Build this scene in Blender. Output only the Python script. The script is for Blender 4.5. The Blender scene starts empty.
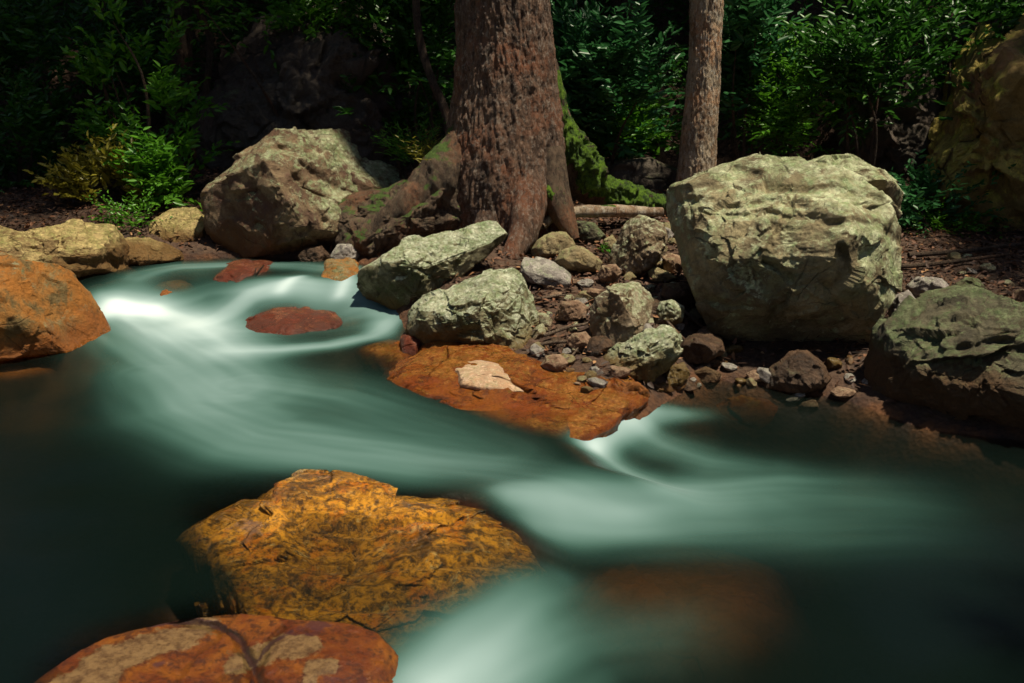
import bpy, bmesh, math, random
import numpy as np
from mathutils import Vector
from mathutils.bvhtree import BVHTree

R = math.radians
random.seed(7)
rng = np.random.default_rng(11)
SC = bpy.context.scene
COL = SC.collection

# ---------------------------------------------------------------- camera
CAM_H, PITCH, F = 1.5, 16.8, 996.0
cam = bpy.data.cameras.new("camera")
cam.sensor_width = 36.0
cam.lens = F * 36.0 / 1024.0
cam.clip_start = 0.05
cam.clip_end = 400
cam.dof.use_dof = True
cam.dof.focus_distance = 4.3
cam.dof.aperture_fstop = 8.0
camo = bpy.data.objects.new("camera", cam)
COL.objects.link(camo)
camo.location = (0, 0, CAM_H)
camo.rotation_euler = (R(90 - PITCH), 0, 0)
SC.camera = camo

# ---------------------------------------------------------------- world, sun, exposure
SUN = Vector((0.28, -0.12, 0.95)).normalized()
world = bpy.data.worlds.new("World")
SC.world = world
world.use_nodes = True
wn = world.node_tree
sky = wn.nodes.new("ShaderNodeTexSky")
sky.sky_type = 'NISHITA'
sky.sun_disc = False
sky.sun_elevation = math.asin(SUN.z)
sky.sun_rotation = math.atan2(SUN.x, SUN.y)
bg = wn.nodes["Background"]
bg.inputs[1].default_value = 0.053
wn.links.new(sky.outputs[0], bg.inputs[0])
sl = bpy.data.lights.new("sun", 'SUN')
sl.energy = 5.0
sl.angle = R(2.0)
sl.color = (1.0, 0.90, 0.70)
slo = bpy.data.objects.new("sun", sl)
slo.rotation_euler = SUN.to_track_quat('Z', 'Y').to_euler()
COL.objects.link(slo)
SC.view_settings.view_transform = 'Standard'
SC.view_settings.look = 'None'
SC.view_settings.gamma = 1
SC.view_settings.exposure = 0.35
SC.cycles.max_bounces = 6
SC.cycles.diffuse_bounces = 3
SC.cycles.glossy_bounces = 2
SC.cycles.transmission_bounces = 2
SC.cycles.transparent_max_bounces = 12
SC.cycles.sample_clamp_indirect = 4
SC.cycles.use_denoising = True

# ---------------------------------------------------------------- projection helpers (to lay things out on the ground)
_s, _c = math.sin(R(PITCH)), math.cos(R(PITCH))
def ray(px, py):
    a, b = (px - 512) / F, (341.5 - py) / F
    d = Vector((a, _c + b * _s, -_s + b * _c))
    return d
def onz(px, py, z):
    d = ray(px, py); t = (z - CAM_H) / d.z
    return Vector((d.x * t, d.y * t, z))
def aty(px, py, Y):
    d = ray(px, py); t = Y / d.y
    return Vector((d.x * t, Y, CAM_H + d.z * t))

# ---------------------------------------------------------------- numpy noise
_perm = np.random.default_rng(3).permutation(256)
_perm = np.concatenate([_perm, _perm, _perm])
_grad = np.random.default_rng(4).normal(size=(256, 3)); _grad /= np.linalg.norm(_grad, axis=1)[:, None]
def perlin(p):
    p = np.asarray(p, float)
    i = np.floor(p).astype(int); f = p - i
    i &= 255
    u = f * f * f * (f * (f * 6 - 15) + 10)
    res = np.zeros(len(p))
    for dx in (0, 1):
        wx = u[:, 0] if dx else 1 - u[:, 0]
        for dy in (0, 1):
            wy = u[:, 1] if dy else 1 - u[:, 1]
            for dz in (0, 1):
                wz = u[:, 2] if dz else 1 - u[:, 2]
                h = _perm[_perm[_perm[(i[:, 0] + dx) & 255] + ((i[:, 1] + dy) & 255)] + ((i[:, 2] + dz) & 255)]
                g = _grad[h]
                res += wx * wy * wz * ((f[:, 0] - dx) * g[:, 0] + (f[:, 1] - dy) * g[:, 1] + (f[:, 2] - dz) * g[:, 2])
    return res * 1.6
def fbm(p, oct=4, gain=.5):
    r = 0; a = 1.0; q = np.array(p, float); s = 0
    for _ in range(oct):
        r = r + a * perlin(q); s += a; a *= gain; q = q * 2.03 + 17.3
    return r / s
def ridged(p, oct=3):
    r = 0; a = 1.0; q = np.array(p, float); s = 0
    for _ in range(oct):
        r = r + a * (1 - 2 * np.abs(perlin(q))); s += a; a *= .5; q = q * 2.1 + 9.1
    return r / s
def sstep(x, a, b):
    t = np.clip((x - a) / (b - a), 0, 1); return t * t * (3 - 2 * t)

def seg_dist(P, poly, closed=False):
    """distance, signed side offset and arc length of the nearest point of a polyline"""
    poly = np.asarray(poly, float); n = len(poly)
    best = np.full(len(P), 1e9); side = np.zeros(len(P)); arc = np.zeros(len(P)); acc = 0
    for k in range(n if closed else n - 1):
        a = poly[k]; b = poly[(k + 1) % n]; ab = b - a; L = np.hypot(*ab) + 1e-9
        t = np.clip(((P - a) @ ab) / L ** 2, 0, 1)
        q = a + t[:, None] * ab
        d = np.hypot(*(P - q).T)
        m = d < best
        cr = (ab[0] * (P[:, 1] - a[1]) - ab[1] * (P[:, 0] - a[0])) / L
        best[m] = d[m]; side[m] = np.sign(cr[m]) * d[m]; arc[m] = acc + t[m] * L
        acc += L
    return best, side, arc, acc
def inside(P, poly):
    poly = np.asarray(poly, float); n = len(poly); r = np.zeros(len(P), bool)
    x, y = P[:, 0], P[:, 1]
    for k in range(n):
        x1, y1 = poly[k]; x2, y2 = poly[(k + 1) % n]
        c = ((y1 > y) != (y2 > y)) & (x < (x2 - x1) * (y - y1) / (y2 - y1 + 1e-12) + x1)
        r ^= c
    return r
def sdist(P, poly):
    d = seg_dist(P, poly, True)[0]
    return np.where(inside(P, poly), -d, d)

# ---------------------------------------------------------------- levels of the stream
ZU, ZM, ZL = 0.27, 0.12, 0.0
def w2(pts, z): return [tuple(onz(x, y, z)[:2]) for x, y in pts]
LOW = w2([(380, 740), (404, 664), (470, 622), (520, 585), (546, 560), (530, 528), (590, 508), (668, 488), (610, 470), (584, 450), (600, 432), (646, 405), (700, 340)], .06) + [(2.5, 7), (9, 9), (20, 9), (20, -4), (.2, -4)]
UPP = w2([(60, 300), (130, 292), (200, 292), (262, 300), (330, 300), (372, 306), (395, 300), (470, 325)], .2)
UPP = [(-20, 5.2)] + UPP + [(.5, 9), (-20, 9)]
WAT = w2([(0, 290)], .12) + w2([(90, 272), (150, 261), (250, 256), (345, 260)], .27) + \
      w2([(372, 290), (410, 335), (470, 356), (540, 372), (590, 398), (640, 402)], .12) + \
      w2([(700, 378), (760, 384), (850, 400), (930, 428), (1024, 440)], .0) + [(9, 2.6), (20, 2.2), (20, -1.6), (-20, -1.6), (-20, 4.8), (-4, 5.0)]
def level(P):
    lo = sstep(-sdist(P, LOW), -.16, .16)
    up = sstep(-sdist(P, UPP), -.25, .22)
    return (ZM + (ZU - ZM) * up) * (1 - lo) + ZL * lo
def ground(P):
    P = np.atleast_2d(np.asarray(P, float))
    x, y = P[:, 0], P[:, 1]
    sd = sdist(P, WAT); L = level(P)
    P3 = np.c_[x, y, np.zeros(len(x))]
    land = .02 + .30 * (1 - np.exp(-np.maximum(sd, 0) / 1.1)) + .03 * fbm(P3 * 3.1, 3) * sstep(sd, 0, .4)
    dep = -.34 * (1 - np.exp(-np.maximum(-sd, 0) / .35)) + .05 * fbm(P3 * 1.7, 3) * sstep(-sd, 0, .3)
    z = L + np.where(sd > 0, land, dep + .02)
    y0 = 8.6 - 1.7 * sstep(x, 1.6, 3.2) - 1.2 * sstep(-x, 1.5, 4)
    h = np.maximum(y - y0, 0)
    hill = 9 * (1 - np.exp(-h * h / (h + .8) / 7.0)) * (1 + .25 * fbm(P3 * .35, 3))
    hb = np.maximum(-1.8 - y, 0)
    hill += 6 * (1 - np.exp(-hb / 9.0))
    return z + hill + .05 * fbm(P3 * 1.2 + 5, 3) * sstep(sd, .5, 2)
def gz(x, y): return float(ground([(x, y)])[0])
def hit(px, py):
    """the point of the ground under a picture position"""
    d = ray(px, py); t = 1.2
    ts = np.linspace(1.2, 16, 900)
    pts = np.c_[d.x * ts, d.y * ts]; g = ground(pts); z = CAM_H + d.z * ts
    w = level(pts) - .04
    k = np.argmax(z < np.maximum(g, w))
    return Vector((pts[k, 0], pts[k, 1], z[k]))

# ---------------------------------------------------------------- object helpers
def tag(o, label=None, cat=None, group=None, kind=None):
    if label: o["label"] = label
    if cat: o["category"] = cat
    if group: o["group"] = group
    if kind: o["kind"] = kind
    return o
def empty(name, loc, label, cat, group=None):
    o = bpy.data.objects.new(name, None); o.location = loc; o.empty_display_size = .1
    COL.objects.link(o); return tag(o, label, cat, group)
def mesh_obj(name, V, faces, mat, parent=None, loc=(0, 0, 0), smooth=True, loops=None):
    """V world coordinates; faces an int array (n,3) or (n,4)"""
    V = np.asarray(V, np.float32) - np.asarray(loc, np.float32)
    faces = np.asarray(faces, np.int32)
    me = bpy.data.meshes.new(name)
    k = faces.shape[1]; n = len(faces)
    me.vertices.add(len(V)); me.vertices.foreach_set("co", V.ravel())
    me.loops.add(n * k); me.loops.foreach_set("vertex_index", faces.ravel())
    me.polygons.add(n)
    me.polygons.foreach_set("loop_start", np.arange(0, n * k, k, dtype=np.int32))
    me.polygons.foreach_set("loop_total", np.full(n, k, np.int32))
    me.update(calc_edges=True)
    if smooth: me.polygons.foreach_set("use_smooth", np.ones(n, bool))
    me.materials.append(mat)
    o = bpy.data.objects.new(name, me)
    COL.objects.link(o)
    if parent is not None:
        o.parent = parent; o.location = Vector(loc) - parent.location
    else:
        o.location = loc
    return o

# ---------------------------------------------------------------- materials
def nt(name):
    m = bpy.data.materials.new(name); m.use_nodes = True
    t = m.node_tree; b = t.nodes["Principled BSDF"]
    return m, t, b
class N:
    def __init__(s, t): s.t = t
    def lk(s, a, b): s.t.links.new(a, b)
    def v(s, x, sock):
        if isinstance(x, (int, float, tuple, list)):
            if isinstance(x, (tuple, list)) and len(x) == 3 and sock.type == 'RGBA': x = (*x, 1)
            sock.default_value = x
        else: s.lk(x, sock)
    def coord(s, kind='Object'):
        return s.t.nodes.new("ShaderNodeTexCoord").outputs[kind]
    def mapping(s, vec, scale=(1, 1, 1), rot=(0, 0, 0)):
        n = s.t.nodes.new("ShaderNodeMapping"); s.lk(vec, n.inputs[0]); n.inputs['Scale'].default_value = scale; n.inputs['Rotation'].default_value = rot
        return n.outputs[0]
    def noise(s, vec, scale, detail=6, rough=.6, dist=0, out='Fac'):
        n = s.t.nodes.new("ShaderNodeTexNoise"); s.lk(vec, n.inputs['Vector'])
        n.inputs['Scale'].default_value = scale; n.inputs['Detail'].default_value = detail
        n.inputs['Roughness'].default_value = rough; n.inputs['Distortion'].default_value = dist
        return n.outputs[out]
    def voro(s, vec, scale, feat='F1', out='Distance', rnd=1):
        n = s.t.nodes.new("ShaderNodeTexVoronoi"); n.feature = feat; s.lk(vec, n.inputs['Vector'])
        n.inputs['Scale'].default_value = scale; n.inputs['Randomness'].default_value = rnd
        return n.outputs[out]
    def ramp(s, fac, a, b, va=0., vb=1.):
        n = s.t.nodes.new("ShaderNodeMapRange"); s.v(fac, n.inputs[0]); n.interpolation_type = 'SMOOTHSTEP'
        s.v(a, n.inputs[1]); s.v(b, n.inputs[2]); s.v(va, n.inputs[3]); s.v(vb, n.inputs[4])
        return n.outputs[0]
    def mix(s, f, a, b, mode='MIX'):
        n = s.t.nodes.new("ShaderNodeMix"); n.data_type = 'RGBA'; n.blend_type = mode; n.clamp_result = False
        s.v(f, n.inputs[0]); s.v(a, n.inputs[6]); s.v(b, n.inputs[7]); return n.outputs[2]
    def math(s, op, a, b=0.):
        n = s.t.nodes.new("ShaderNodeMath"); n.operation = op; s.v(a, n.inputs[0]); s.v(b, n.inputs[1]); return n.outputs[0]
    def bump(s, h, strength, dist=.02, normal=None):
        n = s.t.nodes.new("ShaderNodeBump"); s.lk(h, n.inputs['Height']); n.inputs['Strength'].default_value = strength
        n.inputs['Distance'].default_value = dist
        if normal: s.lk(normal, n.inputs['Normal'])
        return n.outputs[0]
    def sep(s, vec):
        n = s.t.nodes.new("ShaderNodeSeparateXYZ"); s.lk(vec, n.inputs[0]); return n.outputs
    def geo(s, k): return s.t.nodes.new("ShaderNodeNewGeometry").outputs[k]
    def attr(s, name, out='Fac'):
        n = s.t.nodes.new("ShaderNodeAttribute"); n.attribute_name = name; return n.outputs[out]

def rock_mat(name, c1, c2, lich, amt=.5, lich2=None, stain=None, stain_z=.2, stain_h=.12, scale=4.0, bump=.55, rough=.85, side=None, top_w=.5, wet=None, cracks=.6, speck=.35):
    """two-tone stone; lichen weighted to upward faces, which also paints lit tops over dark fronts; iron stain up from the waterline"""
    m, t, b = nt(name); n = N(t)
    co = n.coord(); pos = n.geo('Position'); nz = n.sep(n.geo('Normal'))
    warp = n.noise(co, scale * .6, 4, .6, 0, 'Color')
    big = n.noise(co, scale * .8, 8, .65, .6)
    col = n.mix(n.ramp(big, .42, .58), tuple(v * .8 for v in c1), tuple(v * 1.15 for v in c2))
    fine = n.noise(co, scale * 11, 8, .75)
    if lich2:
        msk = n.ramp(n.noise(n.mapping(co, (1.3, 1.3, 1.3), (1, 2, 0)), scale * 1.4, 8, .7, .3), .50, .62)
        col = n.mix(n.math('MULTIPLY', msk, .8), col, lich2)
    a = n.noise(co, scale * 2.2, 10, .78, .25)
    a = n.math('ADD', a, n.math('MULTIPLY', n.math('SUBTRACT', nz[2], .45), top_w * .30))  # upward weight puts top light and front shade into the lichen colour
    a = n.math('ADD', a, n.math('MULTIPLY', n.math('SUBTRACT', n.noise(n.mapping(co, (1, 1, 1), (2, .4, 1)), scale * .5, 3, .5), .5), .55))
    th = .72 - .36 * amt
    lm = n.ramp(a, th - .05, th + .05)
    # crusty rounded edges of lichen
    vd = n.voro(n.mapping(co, (1, 1, 1), (.4, .3, .9)), scale * 9)
    lm = n.math('MULTIPLY', lm, n.ramp(vd, .62, .30, .55, 1.0))
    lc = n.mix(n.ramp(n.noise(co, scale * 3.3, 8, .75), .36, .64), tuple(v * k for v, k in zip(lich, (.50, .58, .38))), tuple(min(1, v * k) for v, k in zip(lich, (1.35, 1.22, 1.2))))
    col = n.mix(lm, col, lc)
    zz = n.sep(pos)[2]
    wetm = None
    if stain:
        e = n.math('ADD', zz, n.math('MULTIPLY', n.math('SUBTRACT', big, .5), stain_h * 3.2))
        sm = n.ramp(e, stain_z + stain_h, stain_z - stain_h * .3)
        sc = n.mix(n.noise(co, scale * 3, 7, .7), tuple(v * .45 for v in stain), tuple(min(1, v * 1.25) for v in stain))
        col = n.mix(n.math('MULTIPLY', sm, .9), col, sc)
    # specks, pits
    pit = n.ramp(n.noise(co, scale * 26, 4, .8), .30, .48, 1 - speck, 1.0)
    pc = n.mix(1.0, col, pit, 'MULTIPLY') if False else n.mix(n.math('SUBTRACT', 1.0, pit), col, tuple(v * .25 for v in c1))
    crk = n.voro(n.mix(.12, co, warp), scale * 1.5, 'DISTANCE_TO_EDGE')
    ckm = n.math('MULTIPLY', n.ramp(crk, .0, .022, 1.0, 0.0), n.ramp(n.noise(co, scale * 1.1, 3), .5, .62, 0, cracks))
    pc = n.mix(ckm, pc, tuple(v * .18 for v in c1))
    pc = n.mix(n.ramp(fine, .32, .55, .45, 0.), pc, tuple(v * .35 for v in c2))
    n.lk(pc, b.inputs['Base Color'])
    if wet is not None:
        wm = n.ramp(n.math('ADD', zz, n.math('MULTIPLY', big, .08)), wet + .09, wet + .04, rough, .16)
        n.lk(wm, b.inputs['Roughness'])
    else:
        b.inputs['Roughness'].default_value = rough
    b.inputs['Specular IOR Level'].default_value = .35
    h = n.math('ADD', n.math('MULTIPLY', a, .9), n.math('MULTIPLY', fine, .35))
    h = n.math('SUBTRACT', h, n.math('MULTIPLY', ckm, .5))
    h = n.math('ADD', h, n.math('MULTIPLY', lm, .10))
    h2 = n.noise(n.mapping(co, (1, 1, 1), (.5, 1, 2)), scale * 1.6, 12, .68, .5)
    n.lk(n.bump(h, bump, .045, n.bump(h2, bump, .16)), b.inputs['Normal'])
    return m

GREY, GRB = (.30, .27, .22), (.40, .36, .27)
LG = (.44, .50, .30); LY = (.46, .44, .20); LP = (.52, .58, .44)
M_big = rock_mat("pale_boulder_stone", (.26, .20, .11), (.44, .36, .20), (.67, .76, .50), .70, lich2=(.32, .31, .16), scale=3.4, bump=.8)
M_left = rock_mat("brown_lichen_boulder", (.17, .09, .05), (.26, .18, .10), (.42, .48, .30), .62, lich2=(.13, .065, .045), stain=(.22, .10, .03), stain_z=.36, stain_h=.14, scale=4.2, bump=.7)
M_mid = rock_mat("green_crusted_stone", (.20, .17, .08), (.40, .36, .21), (.66, .75, .56), .68, lich2=(.13, .14, .05), stain=(.24, .13, .03), stain_z=.20, stain_h=.07, scale=6, bump=.8, top_w=1.3, wet=.12)  # strong top weight: lit tops and dark fronts painted through the lichen
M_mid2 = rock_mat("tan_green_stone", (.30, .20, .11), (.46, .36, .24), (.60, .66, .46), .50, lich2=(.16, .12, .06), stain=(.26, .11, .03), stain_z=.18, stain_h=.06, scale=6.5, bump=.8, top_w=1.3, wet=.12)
M_grey = rock_mat("grey_stone", (.30, .26, .23), (.42, .37, .33), (.48, .48, .42), .35, scale=7, bump=.6)
M_tan = rock_mat("tan_stone", (.36, .28, .15), (.30, .22, .11), (.42, .42, .22), .40, scale=7, bump=.6)
M_brown = rock_mat("brown_stone", (.26, .15, .09), (.34, .22, .14), (.36, .30, .20), .22, scale=9, bump=.5)
M_orange = rock_mat("orange_stone", (.46, .17, .025), (.32, .14, .03), (.22, .22, .12), .42, lich2=(.12, .10, .04), stain=(.30, .09, .012), stain_z=.2, stain_h=.1, scale=3.6, bump=.6, wet=.12)
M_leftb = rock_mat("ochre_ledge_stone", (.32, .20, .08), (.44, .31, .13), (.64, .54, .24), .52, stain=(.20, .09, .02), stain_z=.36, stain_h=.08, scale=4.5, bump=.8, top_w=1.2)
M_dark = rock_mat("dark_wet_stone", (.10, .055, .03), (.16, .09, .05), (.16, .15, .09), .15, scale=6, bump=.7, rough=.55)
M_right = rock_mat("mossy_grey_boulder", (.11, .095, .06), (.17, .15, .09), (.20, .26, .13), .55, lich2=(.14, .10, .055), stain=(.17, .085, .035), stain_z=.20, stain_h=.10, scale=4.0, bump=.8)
M_slab = rock_mat("rust_orange_slab", (.40, .115, .014), (.24, .055, .010), (.42, .19, .04), .35, lich2=(.13, .035, .012), scale=6, bump=.7, rough=.26, speck=.6)
M_chip = rock_mat("pale_pink_stone", (.52, .33, .20), (.42, .25, .14), (.55, .42, .30), .3, scale=9, bump=.4)
M_red = rock_mat("red_wet_stone", (.19, .045, .022), (.10, .032, .02), (.26, .10, .05), .3, scale=5, bump=.6, rough=.22, speck=.2)
M_cliff = rock_mat("ochre_cliff_stone", (.52, .36, .12), (.32, .18, .09), (.70, .62, .14), .6, scale=1.3, bump=1.0, cracks=1)
M_cliffd = rock_mat("dark_cliff_stone", (.16, .13, .10), (.10, .07, .055), (.20, .22, .12), .3, scale=1.3, bump=1.0, cracks=1)

def gold_mat():
    m, t, b = nt("golden_mottled_stone"); n = N(t); co = n.coord()
    w = n.noise(co, 5, 3, .5, 0, 'Color')
    cw = n.mix(.35, co, w, 'ADD')
    bands = n.noise(n.mapping(cw, (1.1, 3.2, 3.0), (0, 0, -.35)), 4.5, 10, .72, .3)
    fine = n.noise(co, 46, 8, .8)
    sp = n.voro(co, 60)
    c = n.mix(n.ramp(bands, .36, .60), (.13, .052, .012), (.72, .31, .02))
    c = n.mix(n.ramp(n.noise(co, 7, 6, .7), .50, .66), c, (.60, .17, .010))
    c = n.mix(n.ramp(n.noise(cw, 14, 8, .8), .56, .64, 0, .75), c, (.62, .42, .16))
    c = n.mix(n.ramp(n.noise(n.mapping(cw, (1, 2.4, 2), (0, 0, -.5)), 2.6, 9, .65, .6), .52, .62, 0, .65), c, (.075, .035, .014))
    c = n.mix(n.ramp(fine, .54, .42, 0, .85), c, (.035, .02, .012))
    c = n.mix(n.ramp(n.noise(n.mapping(co, (1, 1, 1), (2, 1, 0)), 5, 6, .7), .60, .68, 0, .6), c, (.30, .16, .13))
    n.lk(c, b.inputs['Base Color'])
    n.lk(n.ramp(bands, .4, .6, .14, .36), b.inputs['Roughness'])
    h = n.math('ADD', n.math('MULTIPLY', bands, 1.2), n.math('MULTIPLY', fine, .5))
    n.lk(n.bump(h, .8, .03), b.inputs['Normal'])
    return m
M_gold = gold_mat()
def fore_mat():
    m, t, b = nt("rust_red_foreground_stone"); n = N(t); co = n.coord()
    w = n.noise(co, 4, 3, .5, 0, 'Color'); cw = n.mix(.30, co, w, 'ADD')
    c = n.mix(n.ramp(n.noise(cw, 6, 8, .7), .40, .62), (.20, .040, .005), (.38, .115, .008))
    c = n.mix(n.ramp(n.noise(co, 26, 10, .85), .52, .42, 0, .85), c, (.06, .014, .006))
    c = n.mix(n.ramp(n.noise(n.mapping(cw, (1, 1, 1), (1, 0, 2)), 5, 5, .6), .60, .66, 0, .8), c, (.10, .03, .035))
    f = n.attr("chip")
    f2 = n.ramp(n.math('ADD', f, n.math('MULTIPLY', n.math('SUBTRACT', n.noise(co, 13, 11, .8), .5), 2.6)), .52, .62)
    f2 = n.math('MULTIPLY', f2, n.ramp(f, .12, .3))
    c = n.mix(f2, c, n.mix(n.ramp(n.noise(co, 30, 9, .85), .38, .6), (.13, .06, .022), (.36, .21, .085)))
    c = n.mix(n.ramp(n.math('ADD', n.attr("vein"), n.math('MULTIPLY', n.math('SUBTRACT', n.noise(co, 14, 10, .8), .5), 3.0)), .62, .80, 0, .85), c, (.07, .022, .028))
    n.lk(c, b.inputs['Base Color']); b.inputs['Roughness'].default_value = .42
    h = n.math('ADD', n.noise(co, 9, 10, .75), n.math('MULTIPLY', f2, .12))
    n.lk(n.bump(n.noise(co, 34, 9, .85), .8, .02, n.bump(h, .9, .06)), b.inputs['Normal'])
    return m
M_fore = fore_mat()

def bark_mat(name, c1, c2, c3, moss=0., scale=1., bump=1.):
    m, t, b = nt(name); n = N(t); co = n.coord()
    st = n.mapping(co, (1, 1, .32))
    a = n.noise(st, 16 * scale, 10, .72, .4)
    pl = n.voro(n.mapping(co, (1, 1, .45)), 26 * scale, 'DISTANCE_TO_EDGE')
    c = n.mix(n.ramp(a, .40, .60), c1, c2)
    c = n.mix(n.ramp(n.noise(co, 3.2, 5, .6), .48, .64, 0, .55), c, tuple(v * k for v, k in zip(c2, (1.5, .85, .5))))
    c = n.mix(n.ramp(n.noise(n.mapping(co, (1, 1, .6)), 44 * scale, 7, .85), .50, .60, 0, .85), c, c3)
    c = n.mix(n.ramp(n.noise(n.mapping(co, (1, 1, .4)), 30 * scale, 8, .85), .48, .38, 0, .85), c, tuple(v * .3 for v in c1))
    c = n.mix(n.ramp(n.math('ADD', pl, n.math('MULTIPLY', n.math('SUBTRACT', a, .5), .4)), .05, .0, 0, .4), c, tuple(v * .35 for v in c1))
    if moss:
        nz = n.sep(n.geo('Normal'))[2]
        mm = n.ramp(n.math('ADD', n.noise(co, 5, 7, .7), n.math('MULTIPLY', nz, .25)), .74 - moss * .3, .82 - moss * .3)
        c = n.mix(mm, c, n.mix(n.noise(co, 60, 4, .7), (.03, .07, .008), (.12, .20, .02)))
    n.lk(c, b.inputs['Base Color']); b.inputs['Roughness'].default_value = .85
    h = n.math('ADD', a, n.math('MULTIPLY', n.noise(co, 55 * scale, 6, .8), .35))
    n.lk(n.bump(n.noise(n.mapping(co, (1, 1, .5)), 50 * scale, 8, .85), 1., .03, n.bump(h, bump, .05)), b.inputs['Normal'])
    return m
M_bark = bark_mat("fissured_brown_bark", (.10, .05, .028), (.25, .135, .08), (.42, .33, .26))
M_root = bark_mat("mossy_root_bark", (.085, .050, .028), (.20, .125, .075), (.20, .15, .09), moss=.22)
M_pale = bark_mat("speckled_pale_bark", (.34, .20, .11), (.60, .47, .32), (.78, .72, .60), scale=.8)
M_stem = bark_mat("thin_stem_bark", (.06, .035, .02), (.13, .08, .05), (.18, .13, .08), scale=2)
M_twig = bark_mat("dry_twig_bark", (.14, .09, .06), (.26, .18, .12), (.34, .26, .18), scale=4)
def moss_mat():
    m, t, b = nt("green_moss"); n = N(t); co = n.coord()
    c = n.mix(n.ramp(n.noise(co, 26, 8, .8), .35, .65), (.018, .05, .004), (.18, .34, .012))
    c = n.mix(n.ramp(n.noise(co, 9, 8, .75), .56, .62), c, (.055, .035, .02))
    n.lk(c, b.inputs['Base Color']); b.inputs['Roughness'].default_value = 1
    n.lk(n.bump(n.noise(co, 70, 9, .85), 1, .06), b.inputs['Normal']); return m
M_moss = moss_mat()
def leaf_mat(name, dark, light, gloss=.38, trans=.35):
    m, t, b = nt(name); n = N(t)
    r = n.geo('Random Per Island')
    c = n.mix(r, dark, light)
    co = n.coord()
    c = n.mix(n.ramp(n.noise(co, 2.2, 3, .6), .35, .65, 0, .6), c, tuple(v * .8 for v in light))
    n.lk(c, b.inputs['Base Color']); b.inputs['Roughness'].default_value = gloss
    b.inputs['Specular IOR Level'].default_value = .45
    tr = t.nodes.new("ShaderNodeBsdfTranslucent"); n.lk(c, tr.inputs[0])
    mx = t.nodes.new("ShaderNodeMixShader"); mx.inputs[0].default_value = trans
    n.lk(b.outputs[0], mx.inputs[1]); n.lk(tr.outputs[0], mx.inputs[2])
    n.lk(mx.outputs[0], t.nodes["Material Output"].inputs[0]); return m
M_leaf = leaf_mat("dark_green_leaf", (.014, .06, .008), (.045, .16, .016))
M_leafb = leaf_mat("blue_green_leaf", (.018, .085, .024), (.055, .20, .06))
M_leafy = leaf_mat("fresh_green_leaf", (.04, .16, .01), (.12, .32, .02))
M_leafo = leaf_mat("yellow_green_leaf", (.14, .13, .01), (.36, .32, .04))
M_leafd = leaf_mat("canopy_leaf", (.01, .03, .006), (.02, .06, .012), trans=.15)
def litter_mat():
    m, t, b = nt("fallen_leaf_brown"); n = N(t)
    r = n.geo('Random Per Island')
    rp = t.nodes.new("ShaderNodeValToRGB"); n.lk(r, rp.inputs[0])
    e = rp.color_ramp.elements
    e[0].color = (.03, .014, .008, 1); e[1].color = (.36, .20, .09, 1)
    for p, c in ((.3, (.06, .026, .014)), (.7, (.11, .045, .02)), (.9, (.18, .07, .025))):
        q = e.new(p); q.color = (*c, 1)
    n.lk(rp.outputs[0], b.inputs['Base Color']); b.inputs['Roughness'].default_value = .7; return m
M_litter = litter_mat()
def ground_mat():
    m, t, b = nt("forest_soil"); n = N(t); co = n.coord()
    c = n.mix(n.ramp(n.noise(co, 9, 9, .75), .35, .65), (.035, .018, .010), (.10, .048, .026))
    c = n.mix(n.ramp(n.voro(co, 42, 'F1', 'Color'), .25, .9, 0, .7), c, (.12, .07, .04))
    nz = n.sep(n.geo('Position'))
    bed = n.ramp(n.attr("wet"), 0., 1.)
    bc = n.mix(n.ramp(n.noise(co, 4, 8, .7), .38, .64), (.035, .014, .007), (.15, .055, .014))
    c = n.mix(bed, c, bc)
    n.lk(c, b.inputs['Base Color']); b.inputs['Roughness'].default_value = .8
    h = n.math('ADD', n.noise(co, 18, 10, .8), n.math('MULTIPLY', n.voro(co, 42), .6))
    n.lk(n.bump(h, 1.0, .03), b.inputs['Normal']); return m
M_ground = ground_mat()

# ---------------------------------------------------------------- ground sheet
def grid(xs, ys):
    X, Y = np.meshgrid(xs, ys); nx, ny = len(xs), len(ys)
    i = np.arange(nx * ny).reshape(ny, nx)
    f = np.stack([i[:-1, :-1], i[:-1, 1:], i[1:, 1:], i[1:, :-1]], -1).reshape(-1, 4)
    return np.c_[X.ravel(), Y.ravel()], f
xs = np.concatenate([np.linspace(-60, -5, 60)[:-1], np.linspace(-5, 5, 420), np.linspace(5, 60, 60)[1:]])
ys = np.concatenate([np.linspace(-60, 0, 60)[:-1], np.linspace(0, 8, 340), np.linspace(8, 14, 90)[1:], np.linspace(14, 90, 60)[1:]])
P, Fq = grid(xs, ys)
G = ground(P)
near = np.exp(-((P[:, 0]) ** 2 + (P[:, 1] - 5) ** 2) / 30)
P3 = np.c_[P, np.zeros(len(P))]
Gd = G + near * (.015 * fbm(P3 * 14, 3) + .006 * fbm(P3 * 45, 2))
go = mesh_obj("ground", np.c_[P, Gd], Fq, M_ground)
tag(go, kind="structure")
sdw = sdist(P, WAT)
at = go.data.attributes.new("wet", 'FLOAT', 'POINT'); at.data.foreach_set("value", sstep(-sdw, -.10, .04).astype(np.float32))

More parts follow.
